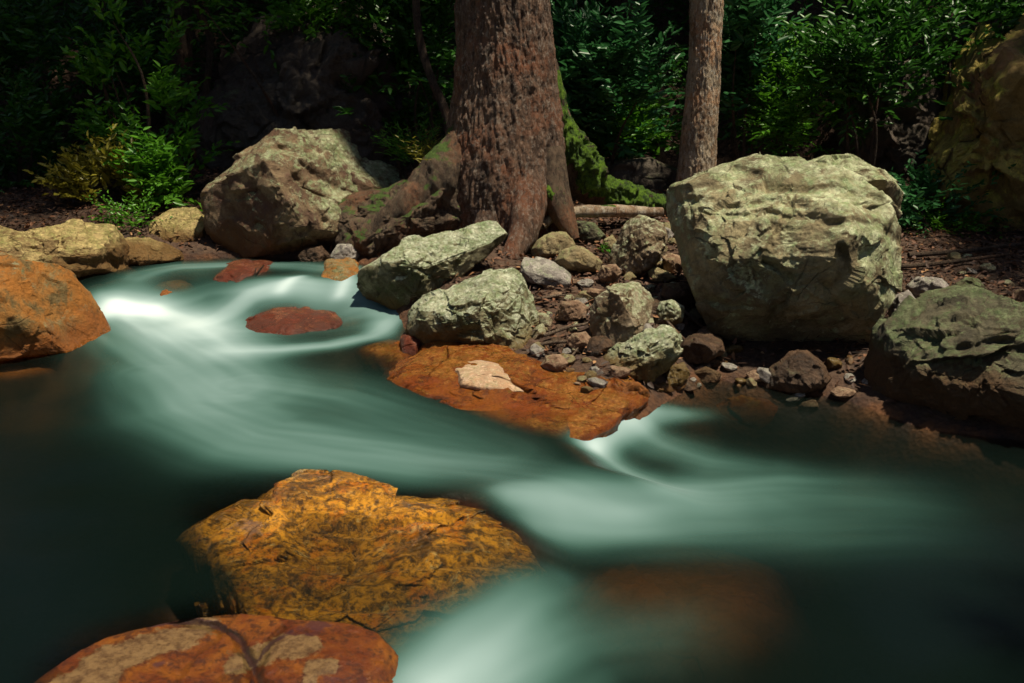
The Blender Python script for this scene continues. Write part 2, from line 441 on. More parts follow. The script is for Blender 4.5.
# ---------------------------------------------------------------- rock builder
_ico = {}
def ico(n):
    if n not in _ico:
        bm = bmesh.new(); bmesh.ops.create_icosphere(bm, subdivisions=n, radius=1)
        _ico[n] = (np.array([v.co[:] for v in bm.verts]), np.array([[v.index for v in f.verts] for f in bm.faces]))
        bm.free()
    return _ico[n]
SOLIDS = []      # (V, F) of everything the water can lie over, for its depth
def make_rock(name, poly, T, mat, label=None, cat='rock', base=None, Y=None, frame='view', z0=None, planes=(), facets=14, cut=.10, lvl=6,
              n1=.05, n2=.02, f1=2.2, seed=0, box=.78, creases=(), humps=(), group=None, parent=None, oname=None, strata=0., solid=False, extra=None, back=1.0, chips=1.0, chip_amp=1.0):
    """outline in picture positions, laid on a plane at the rock's own distance (or, frame='flat', on the level z0), swelled to thickness T,
    split by fracture planes and weathered by noise"""
    rg = np.random.default_rng(seed + 101)
    poly = np.array(poly, float)
    if frame == 'view':
        if Y is None:
            bx, by = base if base else (poly[:, 0].mean(), poly[:, 1].max())
            h = hit(bx, by); Y = h.y + T * .35
        c = (poly.max(0) + poly.min(0)) / 2
        C0 = aty(c[0], c[1], Y)
        w = (Vector((0, 0, CAM_H)) - C0).normalized()
        u = Vector((0, 0, 1)).cross(w).normalized(); v = w.cross(u)
        def topl(px, py):
            d = ray(px, py); t = (C0 - Vector((0, 0, CAM_H))).dot(w) / d.dot(w)
            q = Vector((0, 0, CAM_H)) + d * t - C0
            return (q.dot(u), q.dot(v))
    else:
        c = (poly.max(0) + poly.min(0)) / 2
        C0 = onz(c[0], c[1], z0); u, v, w = Vector((1, 0, 0)), Vector((0, 1, 0)), Vector((0, 0, 1))
        def topl(px, py):
            q = onz(px, py, z0) - C0; return (q.x, q.y)
    pl = np.array([topl(*p) for p in poly])
    cen = pl.mean(0) * .5 + (pl.max(0) + pl.min(0)) / 4
    if not inside(cen[None], pl)[0]: cen = pl.mean(0)
    S, Fc = ico(lvl)
    th = np.arctan2(S[:, 1], S[:, 0])
    # outline radius by angle
    ang = np.linspace(-np.pi, np.pi, 721); rad = np.zeros(721)
    for k in range(len(pl)):
        a = pl[k] - cen; b = pl[(k + 1) % len(pl)] - cen; e = b - a
        D = np.c_[np.cos(ang), np.sin(ang)]
        den = D[:, 0] * e[1] - D[:, 1] * e[0]
        den = np.where(abs(den) < 1e-9, 1e-9, den)
        t = (a[0] * e[1] - a[1] * e[0]) / den
        s = (a[0] * D[:, 1] - a[1] * D[:, 0]) / den
        ok = (s >= -1e-6) & (s <= 1 + 1e-6) & (t > 0)
        rad = np.where(ok, np.maximum(rad, t), rad)
    ker = np.array([1, 2, 3, 2, 1.]); ker /= ker.sum()
    rad = np.convolve(np.r_[rad[-3:-1], rad, rad[1:3]], ker, 'valid')
    Rr = np.interp(th, ang, rad)
    r = np.hypot(S[:, 0], S[:, 1]); cz = S[:, 2]
    rr = r ** box; ww = np.sign(cz) * np.abs(cz) ** .8
    V = np.c_[cen[0] + Rr * rr * np.cos(th), cen[1] + Rr * rr * np.sin(th), T * ww * np.where(ww < 0, back, 1)]
    size = float(np.ptp(pl[:, 0]) + np.ptp(pl[:, 1])) / 2
    for (nu, nv, nw, fr) in planes:
        nn = np.array([nu, nv, nw], float); nn /= np.linalg.norm(nn)
        d = V @ nn; mx, mn = d.max(), d.min(); lim = mx - fr * (mx - mn)
        ex = np.maximum(d - lim, 0); V -= (ex * .94)[:, None] * nn
    for k in range(facets):
        nn = rg.normal(size=3); nn[2] = abs(nn[2]) * 1.1 + .15; nn /= np.linalg.norm(nn)
        if rg.random() < .25: nn[2] *= -1
        d = V @ nn; mx, mn = d.max(), d.min(); lim = mx - cut * rg.uniform(.3, 1.1) * (mx - mn) * (.35 + .65 * abs(nn[2]))
        ex = np.maximum(d - lim, 0); V -= (ex * .9)[:, None] * nn
    cc = np.array([cen[0], cen[1], 0]); dirn = V - cc; dirn /= np.linalg.norm(dirn, axis=1)[:, None] + 1e-9
    q = V / size + seed * 3.7
    fr = np.clip(.45 + .8 * np.abs(S[:, 2]), 0, 1)
    disp = n1 * fbm(q * f1, 3) + n2 * ridged(q * f1 * 2.7, 4) + n2 * .45 * fbm(q * f1 * 11, 3) + n1 * .5 * (np.abs(fbm(q * f1 * 1.7 + 4, 3)) * -2 + .4)
    if strata:
        s = (q[:, 1] * 1.0 + q[:, 0] * .35 + .18 * fbm(q * 2, 2)) * 9
        disp += strata * (np.abs((s % 1) - .5) * 2 - .5)
    V += dirn * (disp * size * fr)[:, None]
    for (pts, wd, dp) in creases:
        cp = np.array([topl(*p) for p in pts]); k = size / max(np.ptp(poly[:, 0]), 1)
        sc = (pl[:, 0].max() - pl[:, 0].min()) / np.ptp(poly[:, 0])
        d = seg_dist(V[:, :2] + .012 * np.c_[fbm(q * 9, 2), fbm(q * 9 + 7, 2)], cp)[0]
        V[:, 2] -= np.where(S[:, 2] > -.1, dp * np.exp(-(d / (wd * sc)) ** 2), 0)
    for (px, py, wd, dp) in humps:
        hp = np.array(topl(px, py)); sc = np.ptp(pl[:, 0]) / np.ptp(poly[:, 0])
        d = np.hypot(*(V[:, :2] - hp).T)
        V[:, 2] += np.where(S[:, 2] > -.1, dp * np.exp(-(d / (wd * sc)) ** 2), 0)
    if chips:
        for K, amp, sh in ((int(26 * chips), .55, 0), (int(150 * chips), .42, 1)):
            sd_ = V[rg.integers(len(V), size=K)] + rg.normal(0, size * .03, (K, 3))
            tl = rg.normal(size=(K, 3)); of = rg.normal(size=K)
            pw = V + size * .028 * np.c_[fbm(q * 6, 3), fbm(q * 6 + 11, 3), fbm(q * 6 + 23, 3)]
            idx = np.empty(len(V), int)
            for a0 in range(0, len(V), 20000):
                blk = pw[a0:a0 + 20000]
                idx[a0:a0 + 20000] = np.argmin((blk ** 2).sum(1)[:, None] - 2 * blk @ sd_.T + (sd_ ** 2).sum(1)[None], 1)
            dd = ((V - sd_[idx]) * tl[idx]).sum(1) * .22 * amp + of[idx] * size * .010 * amp
            V += dirn * (np.clip(dd, -size * .05, size * .035) * chip_amp * np.clip(fr, .25, 1))[:, None]
    B = np.array([u, v, w])
    W = V @ B + np.array(C0)
    base_pt = (float(W[:, 0].mean()), float(W[:, 1].mean()), float(W[:, 2].min()))
    o = mesh_obj(oname or name, W, Fc, mat, parent, base_pt)
    if label: tag(o, label, cat, group)
    if extra: extra(o, V, topl)
    SOLIDS.append((W, Fc))
    return o

# ---------------------------------------------------------------- boulders and rocks standing in and round the stream
LITF = []
make_rock('boulder', [(663,190),(672,180),(700,172),(735,162),(765,152),(800,152),(812,162),(840,170),(868,188),(888,205),(901,228),(903,262),(900,300),(885,335),(850,352),(800,356),(755,350),(722,338),(706,310),(694,272),(680,238),(666,212)],
          .56, M_big, 'largest pale green and cream boulder, hollow and dark underneath, right of the tree', 'boulder', base=(790,364),
          planes=[(-.05,.60,.80,.34),(.10,-.72,.68,.28),(-.8,.0,.55,.14),(.75,.25,.5,.10)], facets=22, cut=.08, lvl=8, n1=.05, n2=.026, f1=2.0, seed=3, chip_amp=1.2,
          creases=[([(690,200),(730,216),(770,214),(820,228),(870,226),(900,240)],5,.020),([(735,170),(780,186),(830,192),(872,206)],7,.04),
                   ([(700,200),(740,205),(770,200),(800,212)],5,.022),([(742,300),(762,262),(775,290)],9,.03),([(690,190),(720,188)],5,.02)],
          humps=[(720,190,30,.04),(840,225,30,.05),(790,215,25,.04),(700,240,22,.035),(860,285,26,.03)], solid=True)
make_rock('boulder', [(795,170),(825,156),(850,155),(868,165),(890,176),(903,192),(907,212),(902,226),(880,236),(840,230),(800,215)],
          .34, M_big, 'pale rounded boulder peeping out behind the right shoulder of the largest boulder', 'boulder', Y=5.35, lvl=6, n1=.04, seed=8,
          planes=[(.4,-.75,.45,.30)], facets=8, cut=.07)
make_rock('boulder', [(197,204),(205,186),(222,172),(246,152),(268,136),(275,129),(300,130),(343,125),(356,128),(366,142),(372,158),(384,190),(372,215),(352,236),(330,250),(290,256),(240,256),(214,244),(200,224)],
          .42, M_left, 'tall angular boulder, brown left face and lichen green right face, left of the tree', 'boulder', base=(285,256),
          planes=[(.50,.48,.72,.34),(-.60,-.10,.80,.26),(-.6,.75,.35,.08),(.1,-.8,.5,.10)], facets=14, cut=.06, lvl=7, n1=.03, n2=.018, seed=5, chip_amp=1.1,
          creases=[([(268,136),(288,160),(300,190),(322,220)],4,.02),([(300,165),(330,185),(352,198)],5,.03),([(305,190),(338,205),(350,212)],4,.025),([(318,140),(330,160)],4,.025),([(255,150),(275,152),(290,150)],5,.03)])
make_rock('boulder', [(340,175),(365,158),(380,158),(400,168),(411,182),(408,200),(392,220),(360,228),(335,215)],
          .22, M_left, 'smaller grey green boulder wedged behind the tall angular boulder, beside the tree root', 'boulder', Y=6.25, seed=9, lvl=5, planes=[(.5,.6,.6,.25)])
make_rock('boulder', [(-60,262),(-20,250),(0,252),(25,262),(55,266),(82,278),(100,300),(113,325),(123,342),(115,352),(60,358),(20,364),(-10,372),(-60,370)],
          .34, M_orange, 'glossy orange and brown boulder cut off by the left edge, in the water', 'boulder', base=(60,358),
          planes=[(.7,.25,.65,.22),(-.1,.8,.6,.10)], facets=10, cut=.07, lvl=7, n1=.03, n2=.010, seed=12, solid=True, chip_amp=.6)
make_rock('boulder', [(-60,232),(0,226),(22,234),(50,228),(72,222),(92,224),(112,226),(126,244),(139,262),(142,276),(128,288),(95,290),(40,300),(-60,310)],
          .32, M_leftb, 'flat topped ochre boulder with a shaded undercut, behind the orange boulder', 'boulder', base=(110,288),
          planes=[(.1,.75,.65,.16),(.1,-.8,.5,.14)], facets=16, cut=.09, lvl=7, n1=.045, n2=.02, seed=14, strata=.010, creases=[([(30,250),(70,262),(110,262),(138,268)],5,.03)])
make_rock('rock', [(118,240),(130,236),(150,238),(172,246),(186,254),(183,260),(162,264),(140,268),(124,262)],
          .16, M_leftb, 'small low yellow rock catching the light at the back of the upper pool', 'rock', base=(150,266), seed=15, lvl=6, planes=[(.1,.8,.6,.35)])
make_rock('rock', [(150,222),(158,212),(176,207),(196,208),(208,222),(206,245),(182,250),(160,246),(148,235)],
          .20, M_leftb, 'dark sided rock with a lit top, tucked left of the tall angular boulder', 'rock', Y=6.1, seed=16, lvl=6, planes=[(-.3,.7,.6,.3)])
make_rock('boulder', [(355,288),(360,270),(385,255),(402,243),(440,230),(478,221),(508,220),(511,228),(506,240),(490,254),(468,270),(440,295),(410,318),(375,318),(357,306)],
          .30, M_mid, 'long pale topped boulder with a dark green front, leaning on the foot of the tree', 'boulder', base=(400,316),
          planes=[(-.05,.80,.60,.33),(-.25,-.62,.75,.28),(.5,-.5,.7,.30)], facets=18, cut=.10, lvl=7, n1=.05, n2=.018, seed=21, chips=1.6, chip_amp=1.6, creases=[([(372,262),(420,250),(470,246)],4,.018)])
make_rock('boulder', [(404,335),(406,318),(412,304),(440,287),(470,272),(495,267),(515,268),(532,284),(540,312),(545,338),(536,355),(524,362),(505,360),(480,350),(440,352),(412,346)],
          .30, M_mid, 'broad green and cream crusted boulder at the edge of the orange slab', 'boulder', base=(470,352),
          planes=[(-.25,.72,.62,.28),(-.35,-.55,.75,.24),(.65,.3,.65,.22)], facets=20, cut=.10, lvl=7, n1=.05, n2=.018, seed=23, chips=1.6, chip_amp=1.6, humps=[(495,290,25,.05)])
make_rock('rock', [(591,312),(596,298),(612,284),(632,280),(648,287),(655,300),(652,316),(640,332),(622,345),(604,350),(592,338)],
          .22, M_mid2, 'upright wedge shaped rock with a flat brown front face and pale rim', 'rock', base=(610,350),
          planes=[(-.35,-.1,.93,.34),(.7,.45,.55,.30),(.1,.9,.4,.12)], facets=10, cut=.06, lvl=6, n1=.025, n2=.02, seed=25, chip_amp=1.3)
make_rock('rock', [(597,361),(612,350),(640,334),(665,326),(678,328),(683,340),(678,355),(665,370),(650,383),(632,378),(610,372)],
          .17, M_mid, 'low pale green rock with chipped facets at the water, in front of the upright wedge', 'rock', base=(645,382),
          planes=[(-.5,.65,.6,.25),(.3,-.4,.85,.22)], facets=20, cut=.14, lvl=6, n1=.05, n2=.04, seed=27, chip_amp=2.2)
make_rock('rock', [(608,262),(616,240),(626,222),(640,216),(662,224),(668,238),(662,254),(650,270),(634,278),(618,272)],
          .20, M_mid2, 'jagged white and green rock close to the left side of the largest boulder', 'rock', base=(635,276), facets=20, cut=.12, lvl=6, n1=.05, n2=.05, seed=29, planes=[(-.7,.2,.6,.3)])
make_rock('rock', [(530,252),(538,240),(552,232),(566,232),(576,244),(575,256),(550,258),(534,258)],
          .13, M_tan, 'small mossy green rounded rock right of the tree foot', 'rock', base=(552,258), seed=31, lvl=5, facets=6)
make_rock('rock', [(554,262),(562,250),(576,246),(588,250),(602,262),(600,272),(578,272),(560,270)],
          .14, M_tan, 'smooth olive yellow rock behind the grey slab stone', 'rock', base=(580,272), seed=33, lvl=5, facets=5)
make_rock('rock', [(519,272),(524,256),(540,257),(556,262),(570,274),(573,288),(560,290),(545,286),(528,282)],
          .13, M_grey, 'flat pinkish grey rock lying on the leaves below the tree foot', 'rock', base=(545,288), seed=35, lvl=5, planes=[(0,.8,.6,.35)])
make_rock('boulder', [(850,372),(858,350),(872,330),(890,312),(905,302),(930,290),(955,284),(985,290),(1010,298),(1050,310),(1110,350),(1110,430),(1040,450),(985,432),(950,428),(920,420),(890,405),(860,392)],
          .42, M_right, 'wide low mossy grey boulder at the right edge, reddish along its foot', 'boulder', base=(930,425),
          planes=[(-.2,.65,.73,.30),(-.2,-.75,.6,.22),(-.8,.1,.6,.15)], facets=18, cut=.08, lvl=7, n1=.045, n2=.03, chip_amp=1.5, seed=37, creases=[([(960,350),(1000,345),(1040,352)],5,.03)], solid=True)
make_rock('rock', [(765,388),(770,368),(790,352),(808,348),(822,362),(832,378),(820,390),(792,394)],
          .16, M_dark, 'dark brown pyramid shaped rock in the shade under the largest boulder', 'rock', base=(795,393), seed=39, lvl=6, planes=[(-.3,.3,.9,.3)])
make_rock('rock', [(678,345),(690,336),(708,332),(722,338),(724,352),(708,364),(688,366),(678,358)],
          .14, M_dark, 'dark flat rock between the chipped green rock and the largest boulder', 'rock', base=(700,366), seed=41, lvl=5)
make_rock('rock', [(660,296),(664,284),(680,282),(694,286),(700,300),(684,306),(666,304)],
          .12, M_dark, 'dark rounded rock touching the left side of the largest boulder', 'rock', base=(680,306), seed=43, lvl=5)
SM = [
 ([(655,318),(660,302),(672,300),(685,308),(682,322),(668,328)], .09, M_mid, 'fist sized pale green stone right of the upright wedge', 45),
 ([(662,256),(668,253),(682,256),(683,268),(680,275),(664,273)], .08, M_brown, 'blocky brown stone stacked beside the largest boulder', 47),
 ([(648,272),(654,266),(668,272),(678,278),(664,283),(650,282)], .07, M_tan, 'flat tan stone below the blocky brown stone', 49),
 ([(556,312),(562,302),(578,300),(588,308),(586,320),(570,322),(556,320)], .09, M_brown, 'smooth brown stone in the twigs left of the upright wedge', 51),
 ([(566,342),(572,334),(586,332),(594,340),(592,350),(574,352)], .07, M_brown, 'rounded pinkish brown stone low on the gravel, left of the wedge foot', 53),
 ([(582,296),(590,288),(602,290),(600,302),(586,304)], .07, M_brown, 'small light brown stone just behind the upright wedge', 55),
 ([(598,276),(602,266),(616,264),(622,272),(616,282),(602,284)], .07, M_brown, 'orange brown stone at the foot of the jagged white rock', 57),
 ([(665,380),(672,366),(684,362),(690,374),(682,386),(668,388)], .07, M_mid, 'small green stone at the waterline right of the chipped rock', 59),
 ([(615,392),(622,382),(638,382),(648,390),(650,398),(630,400),(616,398)], .07, M_orange, 'small wet orange and green stone in front of the chipped rock', 61),
 ([(540,366),(546,356),(560,354),(568,362),(566,372),(548,374)], .07, M_brown, 'reddish stone at the back edge of the orange slab', 63),
 ([(672,240),(680,232),(660,226),(648,232),(655,240)], .08, M_grey, 'grey stone on top of the bank behind the jagged white rock', 65),
 ([(560,226),(575,220),(594,224),(606,236),(600,244),(576,244),(562,238)], .10, M_right, 'dull dark green stone lying below the fallen mossy log', 67),
 ([(604,240),(612,234),(618,244),(614,254),(604,252)], .06, M_tan, 'small cream stone left of the jagged white rock', 69),
 ([(690,372),(706,366),(722,374),(716,384),(696,384)], .06, M_right, 'flat grey green stone at the waterline under the largest boulder', 71),
 ([(905,286),(918,277),(940,278),(952,288),(944,300),(915,302)], .12, M_grey, 'grey stone with a square top behind the wide low boulder', 73),
 ([(955,284),(966,277),(978,279),(988,290),(978,296),(960,294)], .09, M_right, 'dark rounded stone resting behind the crest of the wide low boulder', 75),
 ([(888,312),(894,296),(908,290),(918,302),(908,320),(892,326)], .09, M_grey, 'purplish grey stone in the gap between the two right hand boulders', 77),
 ([(884,300),(892,304),(904,302),(908,308),(896,314),(886,312)], .04, M_orange, 'small orange stone in the gap between the two right hand boulders', 79),
 ([(296,256),(306,248),(322,246),(330,256),(322,266),(304,266)], .08, M_dark, 'wet dark stone at the foot of the tall angular boulder', 81),
 ([(330,256),(338,244),(352,244),(360,256),(352,268),(336,268)], .08, M_grey, 'wet grey stone between the tall angular boulder and the root', 83),
 ([(1005,300),(1016,290),(1060,288),(1060,304),(1020,306)], .12, M_brown, 'reddish flat stone at the right edge behind the wide low boulder', 85),
]
for pl_, T_, m_, lb_, sd_ in SM:
    make_rock('stone', pl_, T_, m_, lb_, 'stone', base=(np.mean([p[0] for p in pl_]), max(p[1] for p in pl_)), seed=sd_, lvl=5, facets=12, cut=.12, n1=.04, n2=.03)

# rocks lying flat in the stream
make_rock('slab_rock', [(385,372),(400,362),(430,356),(470,352),(492,350),(505,358),(520,372),(560,386),(600,388),(634,396),(646,404),(640,412),(618,424),(594,438),(574,445),(550,444),(500,432),(450,416),(410,402),(384,390)],
          .12, M_slab, 'wide rust orange slab rising out of the water in the middle of the stream', 'rock', frame='flat', z0=.075,
          planes=[(0,-.1,1,.24)], facets=10, cut=.05, lvl=7, n1=.03, n2=.012, box=.7, seed=91, chip_amp=.75, strata=.004, solid=True,
          humps=[(478,360,26,.06),(520,385,30,.015),(615,402,34,.025)], creases=[([(520,396),(560,406),(620,404)],4,.012)])
make_rock('flat_rock', [(452,374),(460,364),(478,361),(496,366),(515,376),(536,388),(512,390),(480,389),(460,385)],
          .028, M_chip, 'pale pink flake of stone lying on the orange slab', 'rock', frame='flat', z0=.150, facets=5, cut=.1, lvl=6, seed=93, n1=.02, n2=.012, chip_amp=.6, planes=[(.4,0,1,.25)])
make_rock('boulder', [(178,526),(210,514),(260,508),(310,504),(350,506),(378,514),(400,526),(450,532),(500,544),(530,559),(548,576),(525,602),(500,614),(470,642),(440,662),(400,682),(350,682),(280,654),(230,614),(192,574),(178,539)],
          .17, M_gold, 'golden orange mottled boulder, half under clear water in the foreground', 'boulder', frame='flat', z0=-.02,
          planes=[(.05,-.12,1,.26),(-.40,.18,.90,.14)], facets=8, cut=.04, lvl=8, n1=.03, n2=.014, f1=1.6, box=.62, seed=97, solid=True,
          creases=[([(250,500),(262,530),(300,556),(380,566),(450,560)],7,.02),([(280,590),(360,600),(430,600),(490,590)],6,.014),([(330,628),(400,630),(460,615)],5,.014)], humps=[(330,530,60,.03),(440,560,60,.04),(430,610,50,.03)])
def fore_extra(o, V, topl):
    chips = [([(95,672),(140,650),(180,636),(200,625)],20),([(235,668),(270,655),(305,648)],15),([(300,690),(306,672),(322,672)],9),([(60,690),(120,678)],14)]
    veins = [([(150,622),(195,618),(222,626),(242,644),(250,668)],6),([(250,690),(254,668),(268,648),(290,634)],3.5)]
    def m(L):
        r = np.zeros(len(V))
        for pts, wd in L:
            cp = np.array([topl(*p) for p in pts]); sc = F and (np.hypot(*(np.array(topl(300, 640)) - topl(200, 640))) / 100)
            r = np.maximum(r, np.exp(-(seg_dist(V[:, :2], cp)[0] / (wd * sc)) ** 2))
        return r
    for nm, L in (('chip', chips), ('vein', veins)):
        a = o.data.attributes.new(nm, 'FLOAT', 'POINT'); a.data.foreach_set('value', m(L).astype(np.float32))
make_rock('boulder', [(28,690),(50,672),(80,650),(110,634),(150,622),(200,614),(250,616),(295,620),(340,624),(375,634),(396,654),(410,690),(414,780),(340,860),(160,870),(40,810),(22,730)],
          .30, M_fore, 'rust red foreground boulder with tan patches, cut off by the bottom edge', 'boulder', Y=1.98, planes=[(0,.75,.65,.20)],
          facets=6, cut=.05, lvl=7, n1=.02, n2=.008, f1=1.6, seed=99, chip_amp=.35, solid=True, extra=fore_extra,
          creases=[([(172,618),(215,624),(240,642),(252,672),(256,700)],5,.025),([(252,690),(262,655),(282,628)],5,.02)], humps=[(330,650,40,.03),(280,670,30,.02)])
SUB = [
 ([(236,330),(255,318),(300,310),(345,306),(385,310),(378,328),(335,340),(290,345),(250,343)], .10, 0.16, M_red, 'red brown rock washed over by the cascade in the middle of the upper stream', 111),
 ([(312,320),(338,306),(375,305),(396,313),(384,330),(342,335)], .07, .150, M_brown, 'brown rock awash beside the red brown rock in the cascade', 135),
 ([(212,290),(222,276),(250,270),(282,274),(272,288),(240,294)], .10, 0.278, M_red, 'reddish rock under the thin veil of the upper pool, beside the stick', 113),
 ([(148,298),(158,290),(188,288),(200,296),(190,302),(160,304)], .07, 0.208, M_orange, 'orange rock just under the surface at the lip of the upper pool', 115),
 ([(318,288),(324,270),(345,262),(358,268),(362,285),(345,292)], .09, 0.292, M_orange, 'orange rock under the small fall by the long pale topped boulder', 117),
 ([(355,354),(385,346),(420,352),(440,362),(400,372),(365,366)], .06, .11, M_slab, 'orange rock awash left of the wide orange slab', 119),
 ([(395,505),(440,498),(500,505),(550,520),(570,560),(548,600),(500,590),(440,560)], .16, 0.03, M_red, 'submerged red orange rock against the right side of the golden boulder', 121),
 ([(540,600),(600,560),(700,560),(790,600),(820,680),(760,760),(650,780),(560,740),(530,660)], .20, -.125, M_orange, 'large orange rock deep under the water at the bottom centre', 123),
 ([(700,400),(760,392),(820,400),(830,420),(760,430),(705,420)], .10, -0.055, M_slab, 'dim red brown rock under the shallow water below the largest boulder', 125),
 ([(-40,380),(10,372),(60,378),(70,400),(20,412),(-40,410)], .10, 0.06, M_orange, 'orange rock under water in front of the left edge boulder', 127),
 ([(400,345),(405,338),(420,336),(428,346),(415,354),(402,352)], .06, 0.17, M_red, 'small red stone at the waterline left of the broad crusted boulder', 129),
]
for pl_, T_, z_, m_, lb_, sd_ in SUB:
    make_rock('river_rock', pl_, T_, m_, lb_, 'rock', frame='flat', z0=z_ - .85 * T_, seed=sd_, lvl=6, facets=5, cut=.05, n1=.035, n2=.012, chip_amp=.5, solid=True)

# loose stones of the bank: six shapes, copied
def place_stones():
    kinds = []
    for k, (mt, cname) in enumerate([(M_brown, 'brown'), (M_grey, 'grey'), (M_tan, 'tan'), (M_dark, 'dark'), (M_mid, 'greenish'), (M_mid2, 'speckled')]):
        S, Fc = ico(4); rg = np.random.default_rng(200 + k)
        V = S * np.array([1, .75, .55])
        for _ in range(14):
            nn = rg.normal(size=3); nn /= np.linalg.norm(nn); d = V @ nn; lim = d.max() * rg.uniform(.72, .95); V -= np.maximum(d - lim, 0)[:, None] * nn
        V *= (1 + .10 * fbm(S * 2 + k, 3) + .05 * fbm(S * 7, 2))[:, None]
        o = mesh_obj('pebble', V * .5, Fc, mt); kinds.append((o, cname, [True]))
    rg = np.random.default_rng(5)
    zones = [((536, 672, 232, 396), 150, 'lying on the leafy bank between the tree and the largest boulder', 'bank'),
             ((655, 730, 290, 392), 26, 'in the shade at the left foot of the largest boulder', 'foot'),
             ((690, 870, 352, 412), 26, 'at the shaded waterline below the largest boulder', 'shore'),
             ((850, 1010, 255, 300), 16, 'on the shaded leaf litter behind the right hand boulders', 'right'),
             ((300, 350, 246, 264), 8, 'at the dark foot of the tall angular boulder', 'left')]
    for (x0, x1, y0, y1), num, where, zn in zones:
        for _ in range(num):
            px, py = rg.uniform(x0, x1), rg.uniform(y0, y1)
            if zn == 'bank' and px < 545 and py < 262: continue
            h = hit(px, py); k = rg.integers(6)
            src, cn, first = kinds[k]
            o = src if first[0] else src.copy()
            if not first[0]: COL.objects.link(o)
            first[0] = False
            s = rg.uniform(.035, .11) * (1 if rg.random() < .8 else 1.5)
            o.location = (h.x, h.y, gz(h.x, h.y) + s * .10)
            o.scale = (s, s * rg.uniform(.7, 1.1), s * rg.uniform(.7, 1.2))
            o.rotation_euler = (rg.uniform(-.5, .5), rg.uniform(-.5, .5), rg.uniform(0, 6.28))
            tag(o, f'small {cn} loose stone {where}', 'stone', f'small {cn} stones {where}')
place_stones()

# ---------------------------------------------------------------- trunks, roots, stems
def sweep(path, rad, nseg=24, sub=8, rough=.0, rf=8, seed=0, lobes=None):
    """a tapered tube through points, roughened; returns verts, faces"""
    path = np.array(path, float); n = len(path)
    t = np.arange(n); tt = np.linspace(0, n - 1, (n - 1) * sub + 1)
    def cub(a):
        a = np.array(a, float); m = np.gradient(a, axis=0) if n > 2 else np.repeat((a[1:] - a[:1]), 2, 0)
        i = np.minimum(tt.astype(int), n - 2); f = (tt - i)
        f = f[:, None] if a.ndim > 1 else f
        return (2*f**3-3*f**2+1)*a[i] + (f**3-2*f**2+f)*m[i] + (-2*f**3+3*f**2)*a[i+1] + (f**3-f**2)*m[i+1]
    C, Rd = cub(path), cub(np.array(rad, float))
    T = np.gradient(C, axis=0); T /= np.linalg.norm(T, axis=1)[:, None] + 1e-9
    up = np.array([0.13, -.97, .2]) if abs(T[:, 2]).mean() > .7 else np.array([0, 0, 1.])
    A = np.cross(T, up); A /= np.linalg.norm(A, axis=1)[:, None] + 1e-9; B = np.cross(A, T)
    th = np.linspace(0, 2 * np.pi, nseg, endpoint=False)
    dirs = A[:, None] * np.cos(th)[None, :, None] + B[:, None] * np.sin(th)[None, :, None]
    V = C[:, None] + dirs * Rd[:, None, None]
    if rough:
        q = V.reshape(-1, 3) * rf + seed * 5
        dd = fbm(q * np.array([1, 1, .5]), 4) * rough
        V = V + dirs * (dd.reshape(V.shape[:2]) * Rd[:, None])[..., None]
    m = len(C); V = V.reshape(-1, 3)
    i = np.arange(m * nseg).reshape(m, nseg); j = np.roll(i, -1, 1)
    Fq = np.stack([i[:-1], j[:-1], j[1:], i[1:]], -1).reshape(-1, 4)
    return V, Fq
def join(parts):
    Vs, Fs, o = [], [], 0
    for V, Fc in parts: Vs.append(V); Fs.append(Fc + o); o += len(V)
    return np.concatenate(Vs), np.concatenate(Fs)

